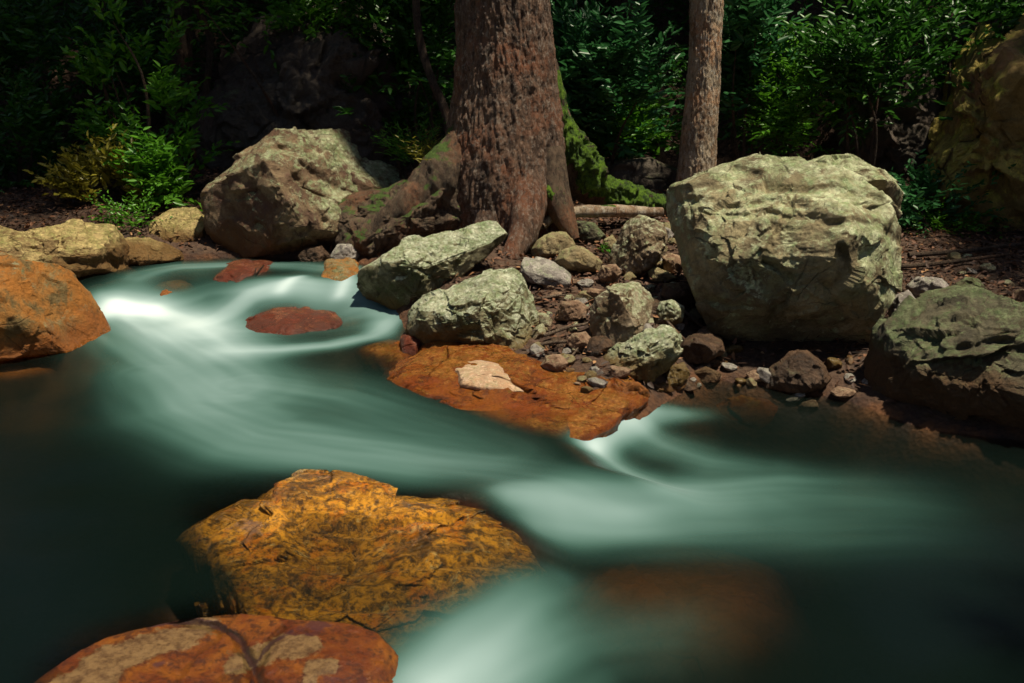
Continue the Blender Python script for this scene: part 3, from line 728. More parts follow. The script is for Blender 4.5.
def trunk_surface(rows, Y, ztop, nth=420, nz=520, flare=(), seed=0, bark=.012, plates=20):
    """rows: (py, left px, right px) of the outline at the distance Y"""
    zs, cx, rr = [], [], []
    for py, l, r in rows:
        a, b = aty(l, py, Y), aty(r, py, Y); zs.append(a.z); cx.append((a.x + b.x) / 2); rr.append((b.x - a.x) / 2)
    zs, cx, rr = map(np.array, (zs[::-1], cx[::-1], rr[::-1]))
    z = np.concatenate([np.linspace(zs[0], 2.4, nz), np.linspace(2.4, ztop, 60)[1:]])
    X = np.interp(z, zs, cx); Rd = np.interp(z, zs, rr)
    hi = z > zs[-1]
    slope = (cx[-1] - cx[-2]) / (zs[-1] - zs[-2]) * .4
    X[hi] = cx[-1] + slope * (z[hi] - zs[-1]); Rd[hi] = rr[-1] * (1 - .45 * (z[hi] - zs[-1]) / (ztop - zs[-1]))
    k = 31; ker = np.ones(k) / k
    Xs = X.copy(); Rs = Rd.copy(); mid = slice(0, nz)
    Xs[mid] = np.convolve(np.pad(X[mid], k // 2, 'edge'), ker, 'valid'); Rs[mid] = np.convolve(np.pad(Rd[mid], k // 2, 'edge'), ker, 'valid')
    th = np.linspace(0, 2 * np.pi, nth, endpoint=False)
    TH, Z = np.meshgrid(th, z)
    Rm = np.repeat(Rs[:, None], nth, 1); Xm = np.repeat(Xs[:, None], nth, 1)
    for (ang, wid, amp, zh, wob) in flare:
        d = np.angle(np.exp(1j * (TH - R(ang) - wob * np.sin(Z * 3))))
        Rm += Rm * amp * np.exp(-(d / wid) ** 2) * np.exp(-np.maximum(Z - zs[0], 0) / zh)
    q = np.c_[(Rm * np.cos(TH)).ravel(), (Rm * np.sin(TH)).ravel(), Z.ravel()] + seed
    d1 = 1.6 * ridged(q * np.array([9, 9, .9]) + .25 * fbm(q * 3, 2)[:, None], 3) * bark
    d2 = fbm(q * np.array([plates * 1.4, plates * 1.4, plates * .5]), 5, .65) * bark * 1.5
    cl = np.abs(perlin(q * np.array([plates * 1.6, plates * 1.6, plates * .5]))) * bark * 1.3
    big = fbm(q * np.array([3, 3, .8]), 2) * bark * 2.2
    Rm = Rm + (d1 + d2 + cl + big).reshape(Rm.shape)
    V = np.c_[(Xm + Rm * np.cos(TH)).ravel(), (Y + Rm * np.sin(TH)).ravel(), Z.ravel()]
    i = np.arange(len(z) * nth).reshape(len(z), nth); j = np.roll(i, -1, 1)
    return V, np.stack([i[:-1], j[:-1], j[1:], i[1:]], -1).reshape(-1, 4)

# ---------------------------------------------------------------- leaves
def leaves(base, axis, nrm, ln, wd, bend=.15):
    """one folded six-cornered leaf per row"""
    n = len(base)
    axis = axis / (np.linalg.norm(axis, axis=1)[:, None] + 1e-9)
    side = np.cross(axis, nrm); side /= np.linalg.norm(side, axis=1)[:, None] + 1e-9
    up = np.cross(side, axis)
    ln = np.broadcast_to(ln, (n,))[:, None]; wd = np.broadcast_to(wd, (n,))[:, None]
    p0 = base; p5 = base + axis * ln - up * ln * bend
    l1 = base + axis * ln * .33 + side * wd * .5 + up * wd * .18; l2 = base + axis * ln * .70 + side * wd * .36 - up * ln * bend * .3 + up * wd * .1
    r1 = base + axis * ln * .33 - side * wd * .5 + up * wd * .18; r2 = base + axis * ln * .70 - side * wd * .36 - up * ln * bend * .3 + up * wd * .1
    V = np.stack([p0, l1, l2, p5, r2, r1], 1).reshape(-1, 3)
    o = (np.arange(n) * 6)[:, None]
    Fq = np.concatenate([o + np.array([[0, 3, 2, 1]]), o + np.array([[0, 5, 4, 3]])], 0)
    return V, Fq
def sprays(org, dr, length, nl, ll, lw, rg, droop=.25, spread=1.0, flat=.6):
    """twigs carrying alternate leaves"""
    n = len(org); dr = dr / (np.linalg.norm(dr, axis=1)[:, None] + 1e-9)
    length = np.broadcast_to(length, (n,))
    t = np.tile((np.arange(nl) + .6) / nl, (n, 1)) + rg.normal(0, .03, (n, nl))
    P = org[:, None] + dr[:, None] * (t * length[:, None])[..., None]
    P[..., 2] -= droop * length[:, None] * t ** 2
    tan = dr[:, None] + np.array([0, 0, -2 * droop]) * t[..., None]
    tan /= np.linalg.norm(tan, axis=2)[..., None]
    sd = np.cross(tan, np.array([0, 0, 1.])) + 1e-6
    sd /= np.linalg.norm(sd, axis=2)[..., None]
    sgn = np.where(np.arange(nl) % 2 == 0, 1., -1.)[None, :, None]
    ax = tan * .8 + sd * sgn * spread + rg.normal(0, .25, P.shape)
    nr = np.array([0, 0, 1.]) * flat + rg.normal(0, .45, P.shape) - dr[:, None] * .2
    L = ll * rg.uniform(.6, 1.2, (n, nl)) * (1.1 - .35 * t)
    return leaves(P.reshape(-1, 3), ax.reshape(-1, 3), nr.reshape(-1, 3), L.ravel(), (L * lw / ll).ravel())
def rdir(n, rg, up=.3):
    d = rg.normal(size=(n, 3)); d /= np.linalg.norm(d, axis=1)[:, None]; d[:, 2] += up; return d / np.linalg.norm(d, axis=1)[:, None]
def cloud(c, rx, ry, rz, n, rg, clumps=9, cl=.32):
    """points gathered in clumps inside an ellipsoid, with gaps between the clumps"""
    cc = rdir(clumps, rg, 0) * rg.uniform(.25, 1., (clumps, 1)) ** .6
    k = rg.integers(clumps, size=n)
    p = cc[k] * (1 - cl * .5) + rg.normal(0, cl * .55, (n, 3)) * rg.uniform(.6, 1.3, (clumps, 1))[k]
    return np.array(c) + p * np.array([rx, ry, rz])

# ---------------------------------------------------------------- the big tree
TY = 6.05
tb = hit(500, 236)
tree = empty('forest_tree', (aty(500, 236, TY).x, TY, aty(500, 236, TY).z), 'massive reddish brown tree with thick fissured trunk and mossy roots on the bank', 'tree')
V_, F_ = trunk_surface([(-40,459,546),(0,458,548),(50,459,552),(100,455,557),(140,449,561),(170,443,563),(200,440,560),(225,446,556),(262,446,560)], TY, 8.5,
                       flare=[(268, .16, .22, .30, .1), (300, .12, .20, .35, -.1), (215, .2, .16, .4, .1), (340, .2, .12, .5, .0)], seed=2, bark=.011)
mesh_obj('trunk', V_, F_, M_bark, tree, tree.location)
def root(pts, rads, mat=M_root, rough=.22, name='root', par=tree, rf=9, nseg=64, sub=26, seed=1):
    V, Fc = sweep(pts, rads, nseg, sub, rough, rf, seed)
    return mesh_obj(name, V, Fc, mat, par, par.location)
# the swollen buttress to the left
make_rock('root', [(333,222),(336,205),(352,192),(385,190),(410,180),(430,168),(445,158),(475,165),(480,215),(462,232),(430,236),(395,250),(365,262),(342,256),(334,240)],
          .30, M_root, frame='view', Y=5.95, seed=51, lvl=7, facets=6, cut=.05, n1=.05, n2=.03, parent=tree, planes=[(-.3,.6,.7,.2)],
          creases=[([(352,206),(378,222),(372,240)],5,.03),([(400,200),(440,205),(470,220)],4,.02)])
def A(px, py, Y): return tuple(aty(px, py, Y))
root([A(548,60,6.12),A(556,120,6.1),A(566,165,6.1),A(590,188,6.15),A(618,198,6.25),A(645,205,6.4),A(675,214,6.6)], [.05,.09,.11,.10,.08,.07,.05], M_root, seed=3)
root([A(530,170,5.82),A(528,205,5.72),A(522,235,5.62),A(508,262,5.5)], [.10,.11,.085,.05], M_bark, seed=4)
root([A(548,150,5.9),A(556,195,5.82),A(566,222,5.75),A(575,240,5.7)], [.09,.09,.06,.03], M_root, seed=5)
root([A(500,180,5.85),A(492,215,5.75),A(480,250,5.65)], [.12,.10,.06], M_bark, seed=6)
root([A(474,95,6.0),A(462,145,5.92),A(438,182,5.86),A(402,212,5.8),A(358,244,5.75)], [.05,.12,.145,.12,.06], M_root, rough=.42, rf=7, seed=7)
def shell(pts, rads, seed):   # moss cushions: a lumpy skin round the upper side of a root
    V, Fc = sweep(pts, rads, 90, 40, .7, 20, seed)
    return mesh_obj('moss', V, Fc, M_moss, tree, tree.location)
shell([A(556,70,6.07),A(561,108,6.06),A(570,138,6.05)], [.02,.045,.03], 1)
shell([A(566,118,6.04),A(578,150,6.02),A(590,176,6.05),A(604,190,6.12)], [.03,.085,.10,.05], 2)
shell([A(590,182,6.10),A(618,194,6.18),A(640,200,6.3),A(668,204,6.5)], [.05,.08,.072,.045], 3)
shell([A(546,178,5.80),A(552,196,5.78),A(556,210,5.76)], [.02,.06,.02], 4)
shell([A(425,172,5.78),A(440,166,5.8),A(452,160,5.82)], [.01,.03,.015], 5)
rg = np.random.default_rng(31)
# boughs and crown of the big tree stand above the picture and shade the bank
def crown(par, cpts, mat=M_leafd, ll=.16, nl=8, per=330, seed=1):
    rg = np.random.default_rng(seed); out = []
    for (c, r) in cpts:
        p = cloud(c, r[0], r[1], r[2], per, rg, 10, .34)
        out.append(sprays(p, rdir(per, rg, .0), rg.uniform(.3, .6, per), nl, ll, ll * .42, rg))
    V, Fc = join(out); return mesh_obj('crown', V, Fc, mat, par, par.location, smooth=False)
tz = tree.location
for k, (dx, dy, dz) in enumerate([(-2.4, .8, 1.6), (2.2, 1.2, 1.9), (.2, 2.6, 2.0), (-1.0, -.3, 2.6)]):
    z0_ = 4.2 + .5 * k
    root([(tz.x, TY, z0_), (tz.x + dx * .5, TY + dy * .5, z0_ + dz * .35), (tz.x + dx, TY + dy, z0_ + dz)], [.13, .09, .04], M_bark, .1, 'limb', nseg=20, sub=8)
crown(tree, [((tz.x - 2.6, TY + 1.0, 6.2), (1.7, 1.3, .9)), ((tz.x + 2.4, TY + 1.5, 6.7), (1.7, 1.3, .9)), ((tz.x, TY + 2.8, 6.8), (2, 1.4, 1)), ((tz.x - .8, TY + .4, 7.9), (2, 1.3, 1))], per=420, seed=3)

# ---------------------------------------------------------------- the slim speckled tree
SY = 7.0
t2 = empty('slim_tree', (aty(700, 190, SY).x, SY, gz(aty(700, 190, SY).x, SY) - .05), 'slim straight tree with pale speckled bark, standing behind the largest boulder', 'tree')
V_, F_ = trunk_surface([(-40,694,724),(0,691,723),(50,690,720),(100,686,718),(150,680,715),(180,677,714),(210,674,716)], SY, 8.5, nth=200, nz=300, seed=9, bark=.006, plates=34)
mesh_obj('trunk', V_, F_, M_pale, t2, t2.location)
crown(t2, [((t2.location.x + .8, SY + 2.4, 7.5), (1.8, 1.6, 1.1)), ((t2.location.x + 3.4, SY + 1.4, 6.2), (1.5, 1.2, .8))], seed=5)

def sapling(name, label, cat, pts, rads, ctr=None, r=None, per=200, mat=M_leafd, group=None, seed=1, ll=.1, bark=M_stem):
    loc = Vector(pts[0]); e = empty(name, loc, label, cat, group)
    V, Fc = sweep(pts, rads, 16, 10, .12, 10, seed); mesh_obj('trunk', V, Fc, bark, e, loc)
    if ctr is not None: 
        rg = np.random.default_rng(seed); out = []
        for c, rr in zip(ctr, r):
            p = cloud(c, *rr, per, rg, 10, .36)
            out.append(sprays(p, rdir(per, rg, .1), rg.uniform(.2, .4, per), 8, ll, ll * .4, rg))
        V, Fc = join(out); mesh_obj('crown', V, Fc, mat, e, loc, smooth=False)
    return e
def G_(px, py, Y, dz=0):
    p = aty(px, py, Y); return (p.x, p.y, gz(p.x, p.y) - .05)
sapling('young_tree', 'thin bare bent sapling leaning beside the left of the massive trunk', 'tree',
        [G_(455,150,6.9), A(448,122,6.9), A(432,80,6.95), A(420,40,7.0), A(416,-10,7.05), A(420,-120,7.2)], [.035,.032,.028,.028,.026,.02],
        [(A(420,-160,7.2))], [(.9,.9,.5)], seed=41)
sapling('young_tree', 'dark leaning trunk with a fork, among the foliage left of the slim speckled tree', 'tree',
        [G_(655,190,8.6), A(658,150,8.6), A(655,110,8.6), A(640,60,8.7), A(628,0,8.8), A(622,-90,8.9)], [.085,.07,.06,.05,.045,.04],
        [A(622,-160,8.9)], [(1.4,1.1,.8)], seed=43)
sapling('young_tree', 'dark reddish trunk standing in deep shade at the top left', 'tree',
        [G_(178,180,8.2), A(178,120,8.2), A(180,60,8.25), A(180,0,8.3), A(182,-120,8.4)], [.12,.10,.10,.10,.09],
        [A(182,-190,8.4)], [(1.6,1.2,.8)], seed=45)
sapling('young_tree', 'thin crooked stem against the dark rock face left of the massive tree', 'tree',
        [G_(218,160,8.0), A(206,110,8.0), A(210,40,8.0), A(196,0,8.0), A(190,-90,8.1)], [.03,.028,.026,.025,.02],
        [A(190,-150,8.1)], [(1.1,1,.6)], seed=47)

# more forest trees, out of the light: they close the canopy and darken the far side; the last six are added unseen to cut frontal light
TR = [(-3.4,8.8,.16),(-6.2,8.0,.2),(-1.2,10.2,.15),(1.0,9.8,.13),(3.4,9.6,.17),(5.6,8.6,.2),(-8.5,6.0,.2),(7.6,6.5,.2),(2.4,12.,.2),(-4.0,12.,.2),(5.6,4.6,.22),(4.6,1.2,.2),(1.8,-3.2,.2),(-2.2,-3.4,.2),(-5.0,.6,.2),(-5.6,3.2,.2)]
lab = {0:'behind the dark rock face on the left',1:'far left behind the sunlit shrub',2:'behind the tall angular boulder',3:'just right of the massive tree',4:'beside the ochre cliff',5:'right of the ochre cliff',6:'left of the picture',7:'right of the picture',8:'high on the slope',9:'high on the left slope',10:'added unseen on the near right bank',11:'added unseen beside the lower pool on the right',12:'added unseen behind the camera',13:'added unseen behind on the left',14:'added unseen on the near left bank',15:'added unseen on the left bank'}
for k, (x, y, r_) in enumerate(TR):
    zb = gz(x, y)
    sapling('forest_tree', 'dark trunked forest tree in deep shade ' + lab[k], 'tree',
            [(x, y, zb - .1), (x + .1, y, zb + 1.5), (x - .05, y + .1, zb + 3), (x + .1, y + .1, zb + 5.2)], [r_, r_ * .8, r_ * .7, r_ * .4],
            [(x, y - .2, zb + 5.2), (x + .6, y - .9, zb + 4.2), (x - .9, y + .2, zb + 4.4), (x, y + .2, zb + 2.7 + (1.2 if y < 7.5 else 0))], [(2.1, 1.8, 1.0), (1.5, 1.2, .8), (1.5, 1.3, .8), (1.5, .9, .7)], per=260, seed=60 + k, ll=.17, group='forest trees in deep shade')  # lowest crown clump added to hide the sky from the water's reflections

zb = gz(5.2, 3.9)  # added out of view, crown shaped to shade the right boulder and soil
sapling('forest_tree', 'unseen spreading tree added on the near right bank that shades the wide low boulder', 'tree',
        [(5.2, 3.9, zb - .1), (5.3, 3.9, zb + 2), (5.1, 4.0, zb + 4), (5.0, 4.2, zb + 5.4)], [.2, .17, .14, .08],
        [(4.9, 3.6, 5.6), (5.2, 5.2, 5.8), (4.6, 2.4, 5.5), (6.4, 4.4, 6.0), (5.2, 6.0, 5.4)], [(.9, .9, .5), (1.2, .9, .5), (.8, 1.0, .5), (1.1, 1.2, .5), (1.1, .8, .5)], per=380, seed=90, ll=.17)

# ---------------------------------------------------------------- cliffs
def cliff(poly, T, mat, label, Y, seed, **kw):
    return make_rock('rock_outcrop', poly, T, mat, label, 'rock outcrop', Y=Y, seed=seed, lvl=7, facets=40, cut=.16, n1=.06, n2=.04, strata=.018, chips=2.2, chip_amp=1.8, **kw)
cliff([(905,40),(930,22),(965,14),(1000,10),(1080,0),(1200,20),(1200,300),(1000,262),(950,240),(935,180),(925,120),(908,80)], .7, M_cliff, 'ochre and yellow rock outcrop rising at the upper right', 6.75, 131)
cliff([(838,120),(835,85),(850,62),(880,66),(915,60),(940,90),(950,150),(940,235),(890,240),(850,200)], .5, M_cliffd, 'narrow dark rock pillar left of the ochre outcrop', 7.7, 133)
cliff([(205,60),(240,20),(300,-10),(360,10),(410,60),(425,150),(400,240),(250,250),(205,200),(195,120)], .6, M_cliffd, 'dark grey rock face in shade behind the tall angular boulder', 8.1, 135)
make_rock('boulder', [(590,175),(610,162),(650,158),(680,170),(690,195),(660,205),(610,205)], .35, M_cliffd, 'dark boulder in shade behind the mossy root', 'boulder', Y=7.6, seed=137, lvl=5)

# ---------------------------------------------------------------- understory
rg = np.random.default_rng(77)
n = 9500
px = rg.uniform(-5.5, 6.0, n * 3); pyy = rg.uniform(7.0, 12.5, n * 3)
g = ground(np.c_[px, pyy]); L_ = level(np.c_[px, pyy])
dens = .5 + .9 * fbm(np.c_[px * 1.1, pyy * 1.1, g * 1.1], 3)
keep = (g - L_ > .42) & ~((px > 2.1) & (px < 4.6) & (pyy < 7.8)) & (rg.random(len(px)) < np.clip(dens, .05, 1))
px, pyy, g = px[keep][:n], pyy[keep][:n], g[keep][:n]
org = np.c_[px, pyy, g + rg.uniform(0, .55, len(px))]
d = rdir(len(px), rg, .15) + np.array([0, -.7, .1])
V, Fc = sprays(org, d, rg.uniform(.18, .42, len(px)), 8, .075, .028, rg)
under = mesh_obj('understory_foliage', V, Fc, M_leaf, smooth=False)
tag(under, 'dark green leafy undergrowth covering the slope behind the stream', 'foliage', kind='stuff')

def shrub(label, c, r, n, mat, ll, seed, stems=4, lw=.36, clumps=8, cl=.34, droop=.25, up=.25, name='shrub', cat='shrub', nl=9, sp=(.15, .35), group=None):
    rg = np.random.default_rng(seed)
    base = Vector((c[0], c[1], gz(c[0], c[1]) - .02)); e = empty(name, base, label, cat, group)
    p = cloud(c, *r, n, rg, clumps, cl)
    dd = (p - np.array([c[0], c[1], c[2] - r[2]])) * 1.0 + rdir(n, rg, up) * .5 * max(r)
    V, Fc = sprays(p, dd, rg.uniform(*sp, n), nl, ll, ll * lw, rg, droop)
    mesh_obj('foliage', V, Fc, mat, e, base, smooth=False)
    parts = []
    for k in range(stems):
        q = p[rg.integers(n)]
        mid = (np.array(base) * .45 + q * .55) + rg.normal(0, .05, 3)
        parts.append(sweep([tuple(base), tuple(mid), tuple(q)], [.012 + .01 * max(r), .010, .004], 6, 6))
    V, Fc = join(parts); mesh_obj('stem', V, Fc, M_stem, e, base)
    return e
def AA(px, py, Y): return tuple(aty(px, py, Y))
shrub('bright yellow green shrub catching the sun left of the tall angular boulder', AA(105,192,6.55), (.24,.22,.24), 150, M_leafo, .075, 1)
shrub('bright green sunlit shrub just left of the tall angular boulder', AA(162,182,6.6), (.30,.25,.22), 170, M_leafy, .085, 2)
shrub('tall thin leafy plant rising over the sunlit shrubs at the left', AA(140,112,6.9), (.42,.3,.62), 130, M_leafy, .085, 3, stems=6, clumps=14, cl=.2)
shrub('low green tufts on top of the small yellow rock', AA(132,226,6.1), (.14,.10,.08), 50, M_leafy, .04, 4)
shrub('leafy shrub high in the upper left corner', AA(60,40,7.6), (.8,.5,.5), 300, M_leaf, .09, 5)
shrub('green shrub with hanging sprays above the dark rock face', AA(300,8,7.8), (.9,.5,.3), 260, M_leafy, .08, 6)
shrub('dense blue green shrub between the massive tree and the slim tree', AA(610,70,7.6), (.55,.45,.62), 620, M_leafb, .095, 7, clumps=14)
shrub('fresh green shrub low behind the mossy root', AA(620,140,7.9), (.5,.4,.35), 260, M_leafy, .08, 8)
shrub('blue green glossy shrub right of the slim tree', AA(752,50,7.4), (.34,.35,.55), 380, M_leafb, .095, 9, clumps=10)
shrub('fresh green ferny shrub above the largest boulder', AA(800,100,7.5), (.5,.4,.45), 420, M_leafy, .07, 10, clumps=12)
shrub('leafy shrub hanging over the dark rock pillar', AA(880,60,7.0), (.45,.3,.5), 300, M_leaf, .085, 11, clumps=10)
shrub('creeping leafy shrub at the foot of the ochre outcrop', AA(925,205,6.6), (.35,.2,.2), 130, M_leafb, .07, 12, clumps=12)
shrub('small green plants on the leaf litter under the outcrop', AA(930,232,6.5), (.35,.2,.10), 90, M_leafy, .045, 13)
shrub('leafy shrub in the shade above the bent sapling', AA(420,30,7.7), (.55,.4,.5), 300, M_leaf, .09, 14)
shrub('dark shrub between the rock face and the massive tree', AA(395,100,7.9), (.5,.4,.5), 300, M_leaf, .09, 15)
shrub('leafy shrub along the top right edge', AA(960,8,7.4), (.7,.4,.3), 260, M_leaf, .09, 16)
shrub('small bright green tuft on the root left of the massive trunk', AA(415,160,6.3), (.14,.10,.09), 80, M_leafy, .05, 17, name='grass_tuft', cat='grass tuft', up=1.0, lw=.16)
shrub('yellow green tuft growing on the mossy buttress', AA(432,172,6.05), (.10,.08,.06), 60, M_leafo, .045, 18, name='grass_tuft', cat='grass tuft', up=1.0, lw=.16)
shrub('little green seedling among the stones by the jagged white rock', AA(606,252,5.4), (.035,.03,.03), 7, M_leafy, .03, 19, nl=5, sp=(.02,.05), name='seedling', cat='plant')
shrub('dark leafy shrub at the far left edge', AA(10,130,7.2), (.5,.4,.7), 260, M_leaf, .085, 20)

# bare twigs by the trunk
tw = empty('dead_twigs', G_(432,170,6.4), 'grey leafless twigs sticking up left of the massive trunk', 'dead branch')
rg = np.random.default_rng(9)
for k in range(9):
    b = np.array(tw.location) + rg.normal(0, .05, 3); q = b + np.array([rg.normal(0, .10), rg.normal(0, .06), rg.uniform(.22, .42)])
    V, Fc = sweep([tuple(b), tuple((b + q) / 2 + rg.normal(0, .02, 3)), tuple(q)], [.007, .005, .002], 6, 6)
    mesh_obj('twig', V, Fc, M_twig, tw, tw.location)

# fallen mossy log below the roots
fl = empty('fallen_log', G_(598,212,5.95), 'thin fallen log, whitish and mossy on top, lying below the green roots', 'log')
b1, b2, b3, b4 = A(542,226,5.75), A(562,214,5.85), A(610,211,5.95), A(662,212,6.05)
V, Fc = sweep([b1, b2, b3, b4], [.022, .034, .036, .028], 30, 24, .3, 12, 3); mesh_obj('wood', V, Fc, M_pale, fl, fl.location)
V, Fc = sweep([A(585,208.5,5.93), A(610,207.5,5.94), A(630,209,5.98)], [.006, .018, .006], 24, 16, .4, 20, 4); mesh_obj('moss', V, Fc, M_moss, fl, fl.location)

# the stick in the upper pool
st = empty('stick', tuple(onz(247, 289, .2)), 'thin dark forked stick standing in the upper pool', 'stick')
s0 = onz(246, 291, .18); Ys = s0.y
V, Fc = join([sweep([tuple(s0), A(251,281,Ys), A(255,276,Ys), A(264,265,Ys)], [.008,.008,.007,.004], 8, 6), sweep([A(254,277,Ys), A(256,268,Ys)], [.005,.003], 6, 4)])
mesh_obj('twig', V, Fc, M_stem, st, st.location)

# twigs and thin roots on the gravel
rg = np.random.default_rng(15)
spots = [(560,350,-30,'crossing the gravel left of the upright wedge'),(572,336,25,'behind the rounded pinkish stone'),(548,302,8,'under the flat pinkish grey rock'),(590,318,70,'leaning on the upright wedge'),
         (585,272,12,'below the smooth olive rock'),(690,322,-35,'against the left foot of the largest boulder'),(668,330,-60,'beside the fist sized green stone'),(930,268,6,'long and thin on the shaded leaf litter'),
         (985,252,14,'behind the wide low boulder at the far right'),(560,368,50,'by the reddish stone at the slab edge')]
for k, (x, y, a, wh) in enumerate(spots):
    c = hit(x, y); ln = rg.uniform(.16, .30) if y > 270 else rg.uniform(.7, 1.1); dx, dy = math.cos(R(a)) * ln / 2, math.sin(R(a)) * ln / 2
    P_ = []
    for s in (-1, -.3, .4, 1):
        q = (c.x + dx * s + rg.normal(0, .012), c.y + dy * s * .7 + rg.normal(0, .012)); P_.append((*q, gz(*q) + .022 + rg.uniform(0, .02)))
    r0 = .009 if y > 270 else .016
    V, Fc = sweep(P_, [r0, r0 * .9, r0 * .7, r0 * .35], 8, 8, .2, 20, k); o = mesh_obj('twig', V, Fc, M_twig if y > 270 else M_stem, None, c)
    tag(o, 'dry brown twig ' + wh, 'twig')

# leaf litter: uncountable
rg = np.random.default_rng(21); n = 36000
x = rg.uniform(-3.5, 4.5, n); y = rg.uniform(3.6, 8.2, n)
P = np.c_[x, y]; sd = sdist(P, WAT); k = (sd > .03) & (rg.random(n) < .35 + .65 * sstep(sd, .05, .5)); P = P[k]
g = ground(P) + rg.uniform(.004, .03, len(P))
ax = rg.normal(size=(len(P), 3)) * [1, 1, .35]; nr = rg.normal(size=(len(P), 3)) * .45 + [0, 0, 1]
V, Fc = leaves(np.c_[P, g], ax, nr, rg.uniform(.018, .05, len(P)), rg.uniform(.010, .024, len(P)), .1)
k2 = rng.integers(len(P), size=7000); q_ = np.c_[P[k2] + rng.normal(0, .02, (7000, 2)), g[k2] + .006]
V2, F2_ = leaves(q_, rng.normal(size=(7000, 3)) * [1, 1, .12], np.tile([0, 0, 1.], (7000, 1)), rng.uniform(.04, .13, 7000), rng.uniform(.003, .006, 7000), .05)
V, Fc = join([(V, Fc), (V2, F2_)])
tag(mesh_obj('leaf_litter', V, Fc, M_litter, smooth=False), 'brown fallen leaves and bark scraps covering the bank', 'leaf litter', kind='stuff')

# ---------------------------------------------------------------- the water: one silken sheet that steps down twice
wx = np.concatenate([np.linspace(-20, -3.6, 30)[:-1], np.linspace(-3.6, 3.6, 620), np.linspace(3.6, 20, 30)[1:]])
wy = np.concatenate([np.linspace(-1.6, 1.3, 16)[:-1], np.linspace(1.3, 6.0, 480)])
P, Fw = grid(wx, wy)
# long exposure: soften the depth so nothing under the surface has a hard rim
ny_, nx_ = len(wy), len(wx)
def soft(a, w, it):
    a = a.reshape(ny_, nx_) * w; w = w.copy()
    for _ in range(it):
        for ax_ in (0, 1):
            a = (np.roll(a, 1, ax_) + 2 * a + np.roll(a, -1, ax_)) / 4; w = (np.roll(w, 1, ax_) + 2 * w + np.roll(w, -1, ax_)) / 4
    return (a / np.maximum(w, 1e-4)).ravel()
lv = soft(level(P), np.ones((ny_, nx_)), 24)
def stroke(pts, zz, prof):
    """prof: (width m, strength) per point"""
    poly = np.array([tuple(onz(a, b, zz)[:2]) for a, b in pts])
    d, side, arc, tot = seg_dist(P, poly)
    al = np.r_[0, np.cumsum(np.hypot(*np.diff(poly, axis=0).T))]
    w = np.interp(arc, al, [p[0] for p in prof]); s = np.interp(arc, al, [p[1] for p in prof])
    st_ = fbm(np.c_[side * 32, arc * 1.6, np.full(len(P), zz * 50)], 3)
    return s * np.exp(-(d / w) ** 2) * np.clip(1 + .36 * st_ + .28 * fbm(np.c_[side * 7, arc * 1.2, np.full(len(P), 3.)], 2), 0, 1.5)
ST = [
 ([(140,274),(180,268),(240,265),(300,266),(340,270)], .27, [(.14,.3),(.16,.42),(.14,.42),(.14,.35),(.12,.4)]),
 ([(150,285),(210,280),(300,284),(350,290)], .27, [(.14,.25),(.14,.25),(.14,.28),(.12,.3)]),
 ([(96,304),(115,299),(150,300),(180,306),(205,318)], .20, [(.09,.6),(.12,.92),(.12,.85),(.14,.5),(.18,.35)]),
 ([(195,312),(250,298),(300,294),(350,296),(398,300)], .20, [(.12,.4),(.13,.5),(.14,.5),(.12,.4),(.10,.25)]),
 ([(118,314),(145,330),(175,350),(210,368),(235,385)], .13, [(.20,.55),(.27,.56),(.30,.48),(.30,.34),(.28,.24)]),
 ([(185,318),(215,332),(240,348)], .14, [(.18,.4),(.2,.38),(.2,.3)]),
 ([(225,352),(280,351),(330,346),(370,338),(400,324)], .12, [(.12,.35),(.09,.48),(.08,.5),(.08,.5),(.07,.35)]),
 ([(240,325),(310,322),(390,318)], .15, [(.22,.22),(.26,.24),(.16,.25)]),
 ([(358,296),(376,312),(396,330)], .18, [(.09,.15),(.09,.2),(.08,.2)]),
 ([(280,286),(292,281),(302,279)], .26, [(.035,.6),(.035,.65),(.03,.4)]),
 ([(340,292),(350,282),(356,272)], .24, [(.04,.6),(.05,.6),(.04,.3)]),
 ([(150,375),(180,410),(250,440),(330,452),(420,464),(500,472),(580,482),(645,492)], .12, [(.20,.22),(.26,.36),(.26,.42),(.24,.40),(.22,.36),(.18,.28),(.14,.16),(.06,.05)]),
 ([(250,385),(340,398),(430,425),(500,450)], .12, [(.28,.26),(.28,.27),(.22,.2),(.2,.14)]),
 ([(720,402),(680,406),(645,414),(612,432),(592,452)], .04, [(.10,.06),(.09,.42),(.08,.55),(.08,.58),(.06,.6)]),
 ([(588,453),(625,474),(665,487),(720,486),(790,482),(880,486),(980,492)], .02, [(.09,.42),(.11,.46),(.14,.42),(.18,.30),(.18,.25),(.18,.16),(.2,.03)]),
 ([(632,428),(665,442),(710,455),(770,462)], .02, [(.12,.35),(.15,.36),(.15,.26),(.14,.08)]),
 ([(512,520),(560,518),(620,512),(680,502),(760,500)], .03, [(.09,.38),(.12,.40),(.14,.36),(.17,.25),(.2,.08)]),
 ([(540,545),(640,538),(760,532),(900,528),(1020,535)], .0, [(.10,.3),(.16,.28),(.2,.22),(.2,.13),(.2,.0)]),
 ([(415,715),(435,688),(470,655),(505,626),(530,602),(560,585)], .03, [(.12,.45),(.12,.5),(.13,.46),(.13,.38),(.13,.28),(.12,.18)]),
 ([(470,710),(520,680),(580,645),(680,630),(760,650)], .0, [(.20,.42),(.2,.38),(.2,.24),(.2,.16),(.2,.0)]),
]
f = np.ones(len(P))
for a_ in ST: f *= 1 - np.clip(stroke(*a_), 0, .985)
foam = 1 - f
zw = lv + .006 * fbm(np.c_[P * 2.2, np.zeros(len(P))], 2) + foam * .012
Vs, Fs = [], []
off = 0
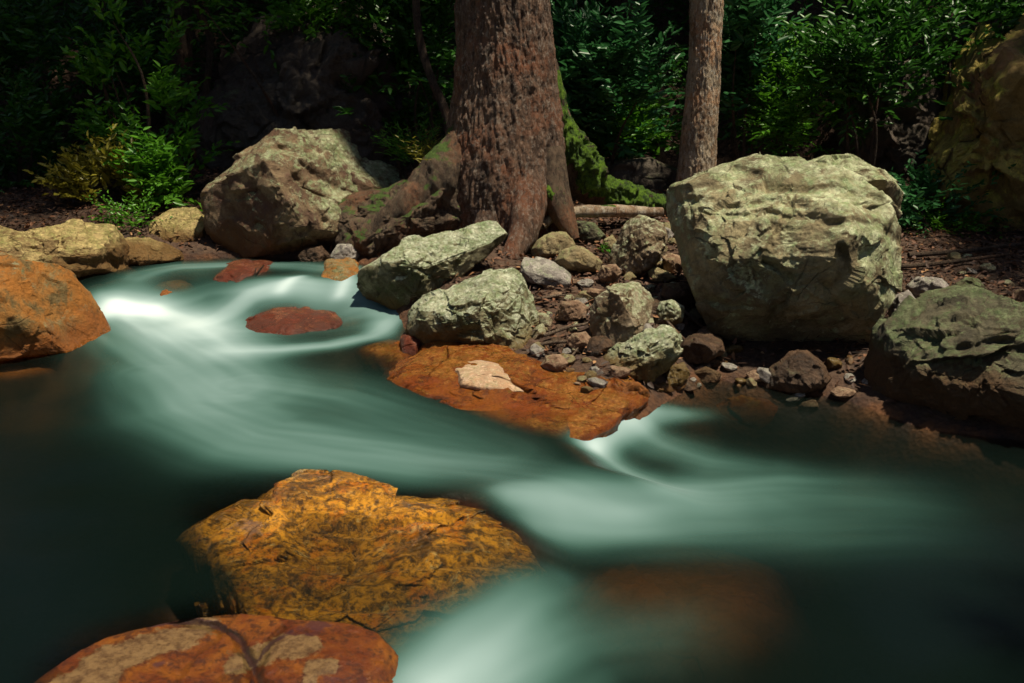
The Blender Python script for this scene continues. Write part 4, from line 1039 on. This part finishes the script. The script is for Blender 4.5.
for V, Fc in SOLIDS:
    if V[:, 2].min() > .5 or V[:, 1].min() > 6.3: continue
    Vs.append(V); Fs.append(Fc + off); off += len(V)
allV = np.concatenate(Vs); allF = np.concatenate(Fs)
bvh = BVHTree.FromPolygons(allV.tolist(), allF.tolist())
gr = ground(P)
dep = np.maximum(zw - gr, 0)
upv, dn = Vector((0, 0, 1)), Vector((0, 0, -1))
ins = []
sel = np.where((P[:, 0] > -3.6) & (P[:, 0] < 3.6) & (P[:, 1] > 1.3))[0]
for i in sel:
    o_ = Vector((P[i, 0], P[i, 1], zw[i]))
    h = bvh.ray_cast(o_, dn, .6)
    if h[0] is not None:
        if h[1].z < 0: dep[i] = 0; ins.append(i)
        else: dep[i] = min(dep[i], h[3])
wgt = np.ones(len(P)); wgt[ins] = 1e-3; wgt = wgt.reshape(ny_, nx_)
dep = soft(dep, wgt, 22); foam = soft(foam, np.ones((ny_, nx_)), 3)
wo = mesh_obj('stream_water', np.c_[P, zw], Fw, None or M_ground)
tag(wo, kind='structure'); wo.name = 'water'
for nm, v in (('foam', foam), ('depth', dep)):
    a_ = wo.data.attributes.new(nm, 'FLOAT', 'POINT'); a_.data.foreach_set('value', v.astype(np.float32))
m = bpy.data.materials.new('silken_stream_water'); m.use_nodes = True; t = m.node_tree; t.nodes.clear(); n = N(t)
fo, de = n.attr('foam'), n.attr('depth')
rp = t.nodes.new("ShaderNodeValToRGB"); n.lk(fo, rp.inputs[0]); rp.color_ramp.interpolation = 'B_SPLINE'
e = rp.color_ramp.elements; e[0].color = (.001, .002, .0015, 1); e[1].color = (.72, .78, .78, 1)
for p_, c_ in ((.15, (.010, .026, .021)), (.35, (.052, .124, .103)), (.62, (.20, .295, .295)), (.85, (.45, .565, .58))):
    q = e.new(p_); q.color = (*c_, 1)
dif = t.nodes.new("ShaderNodeBsdfDiffuse"); n.lk(rp.outputs[0], dif.inputs[0])
tr = t.nodes.new("ShaderNodeBsdfTransparent"); tr.inputs[0].default_value = (.93, .95, .90, 1)
ex = n.math('POWER', 2.718, n.math('MULTIPLY', de, -8.5))
al = n.math('MULTIPLY', ex, n.ramp(fo, .0, .55, 1., .03))
mx = t.nodes.new("ShaderNodeMixShader"); n.lk(al, mx.inputs[0]); n.lk(dif.outputs[0], mx.inputs[1]); n.lk(tr.outputs[0], mx.inputs[2])
gl = t.nodes.new("ShaderNodeBsdfGlossy"); gl.inputs['Roughness'].default_value = .2; gl.inputs[0].default_value = (1, 1, 1, 1)
fr = t.nodes.new("ShaderNodeFresnel"); fr.inputs[0].default_value = 1.33
m2 = t.nodes.new("ShaderNodeMixShader"); n.lk(n.math('MULTIPLY', fr.outputs[0], n.ramp(fo, 0, 1, .5, .25)), m2.inputs[0])
n.lk(mx.outputs[0], m2.inputs[1]); n.lk(gl.outputs[0], m2.inputs[2])
out = t.nodes.new("ShaderNodeOutputMaterial"); n.lk(m2.outputs[0], out.inputs[0])
wo.data.materials[0] = m
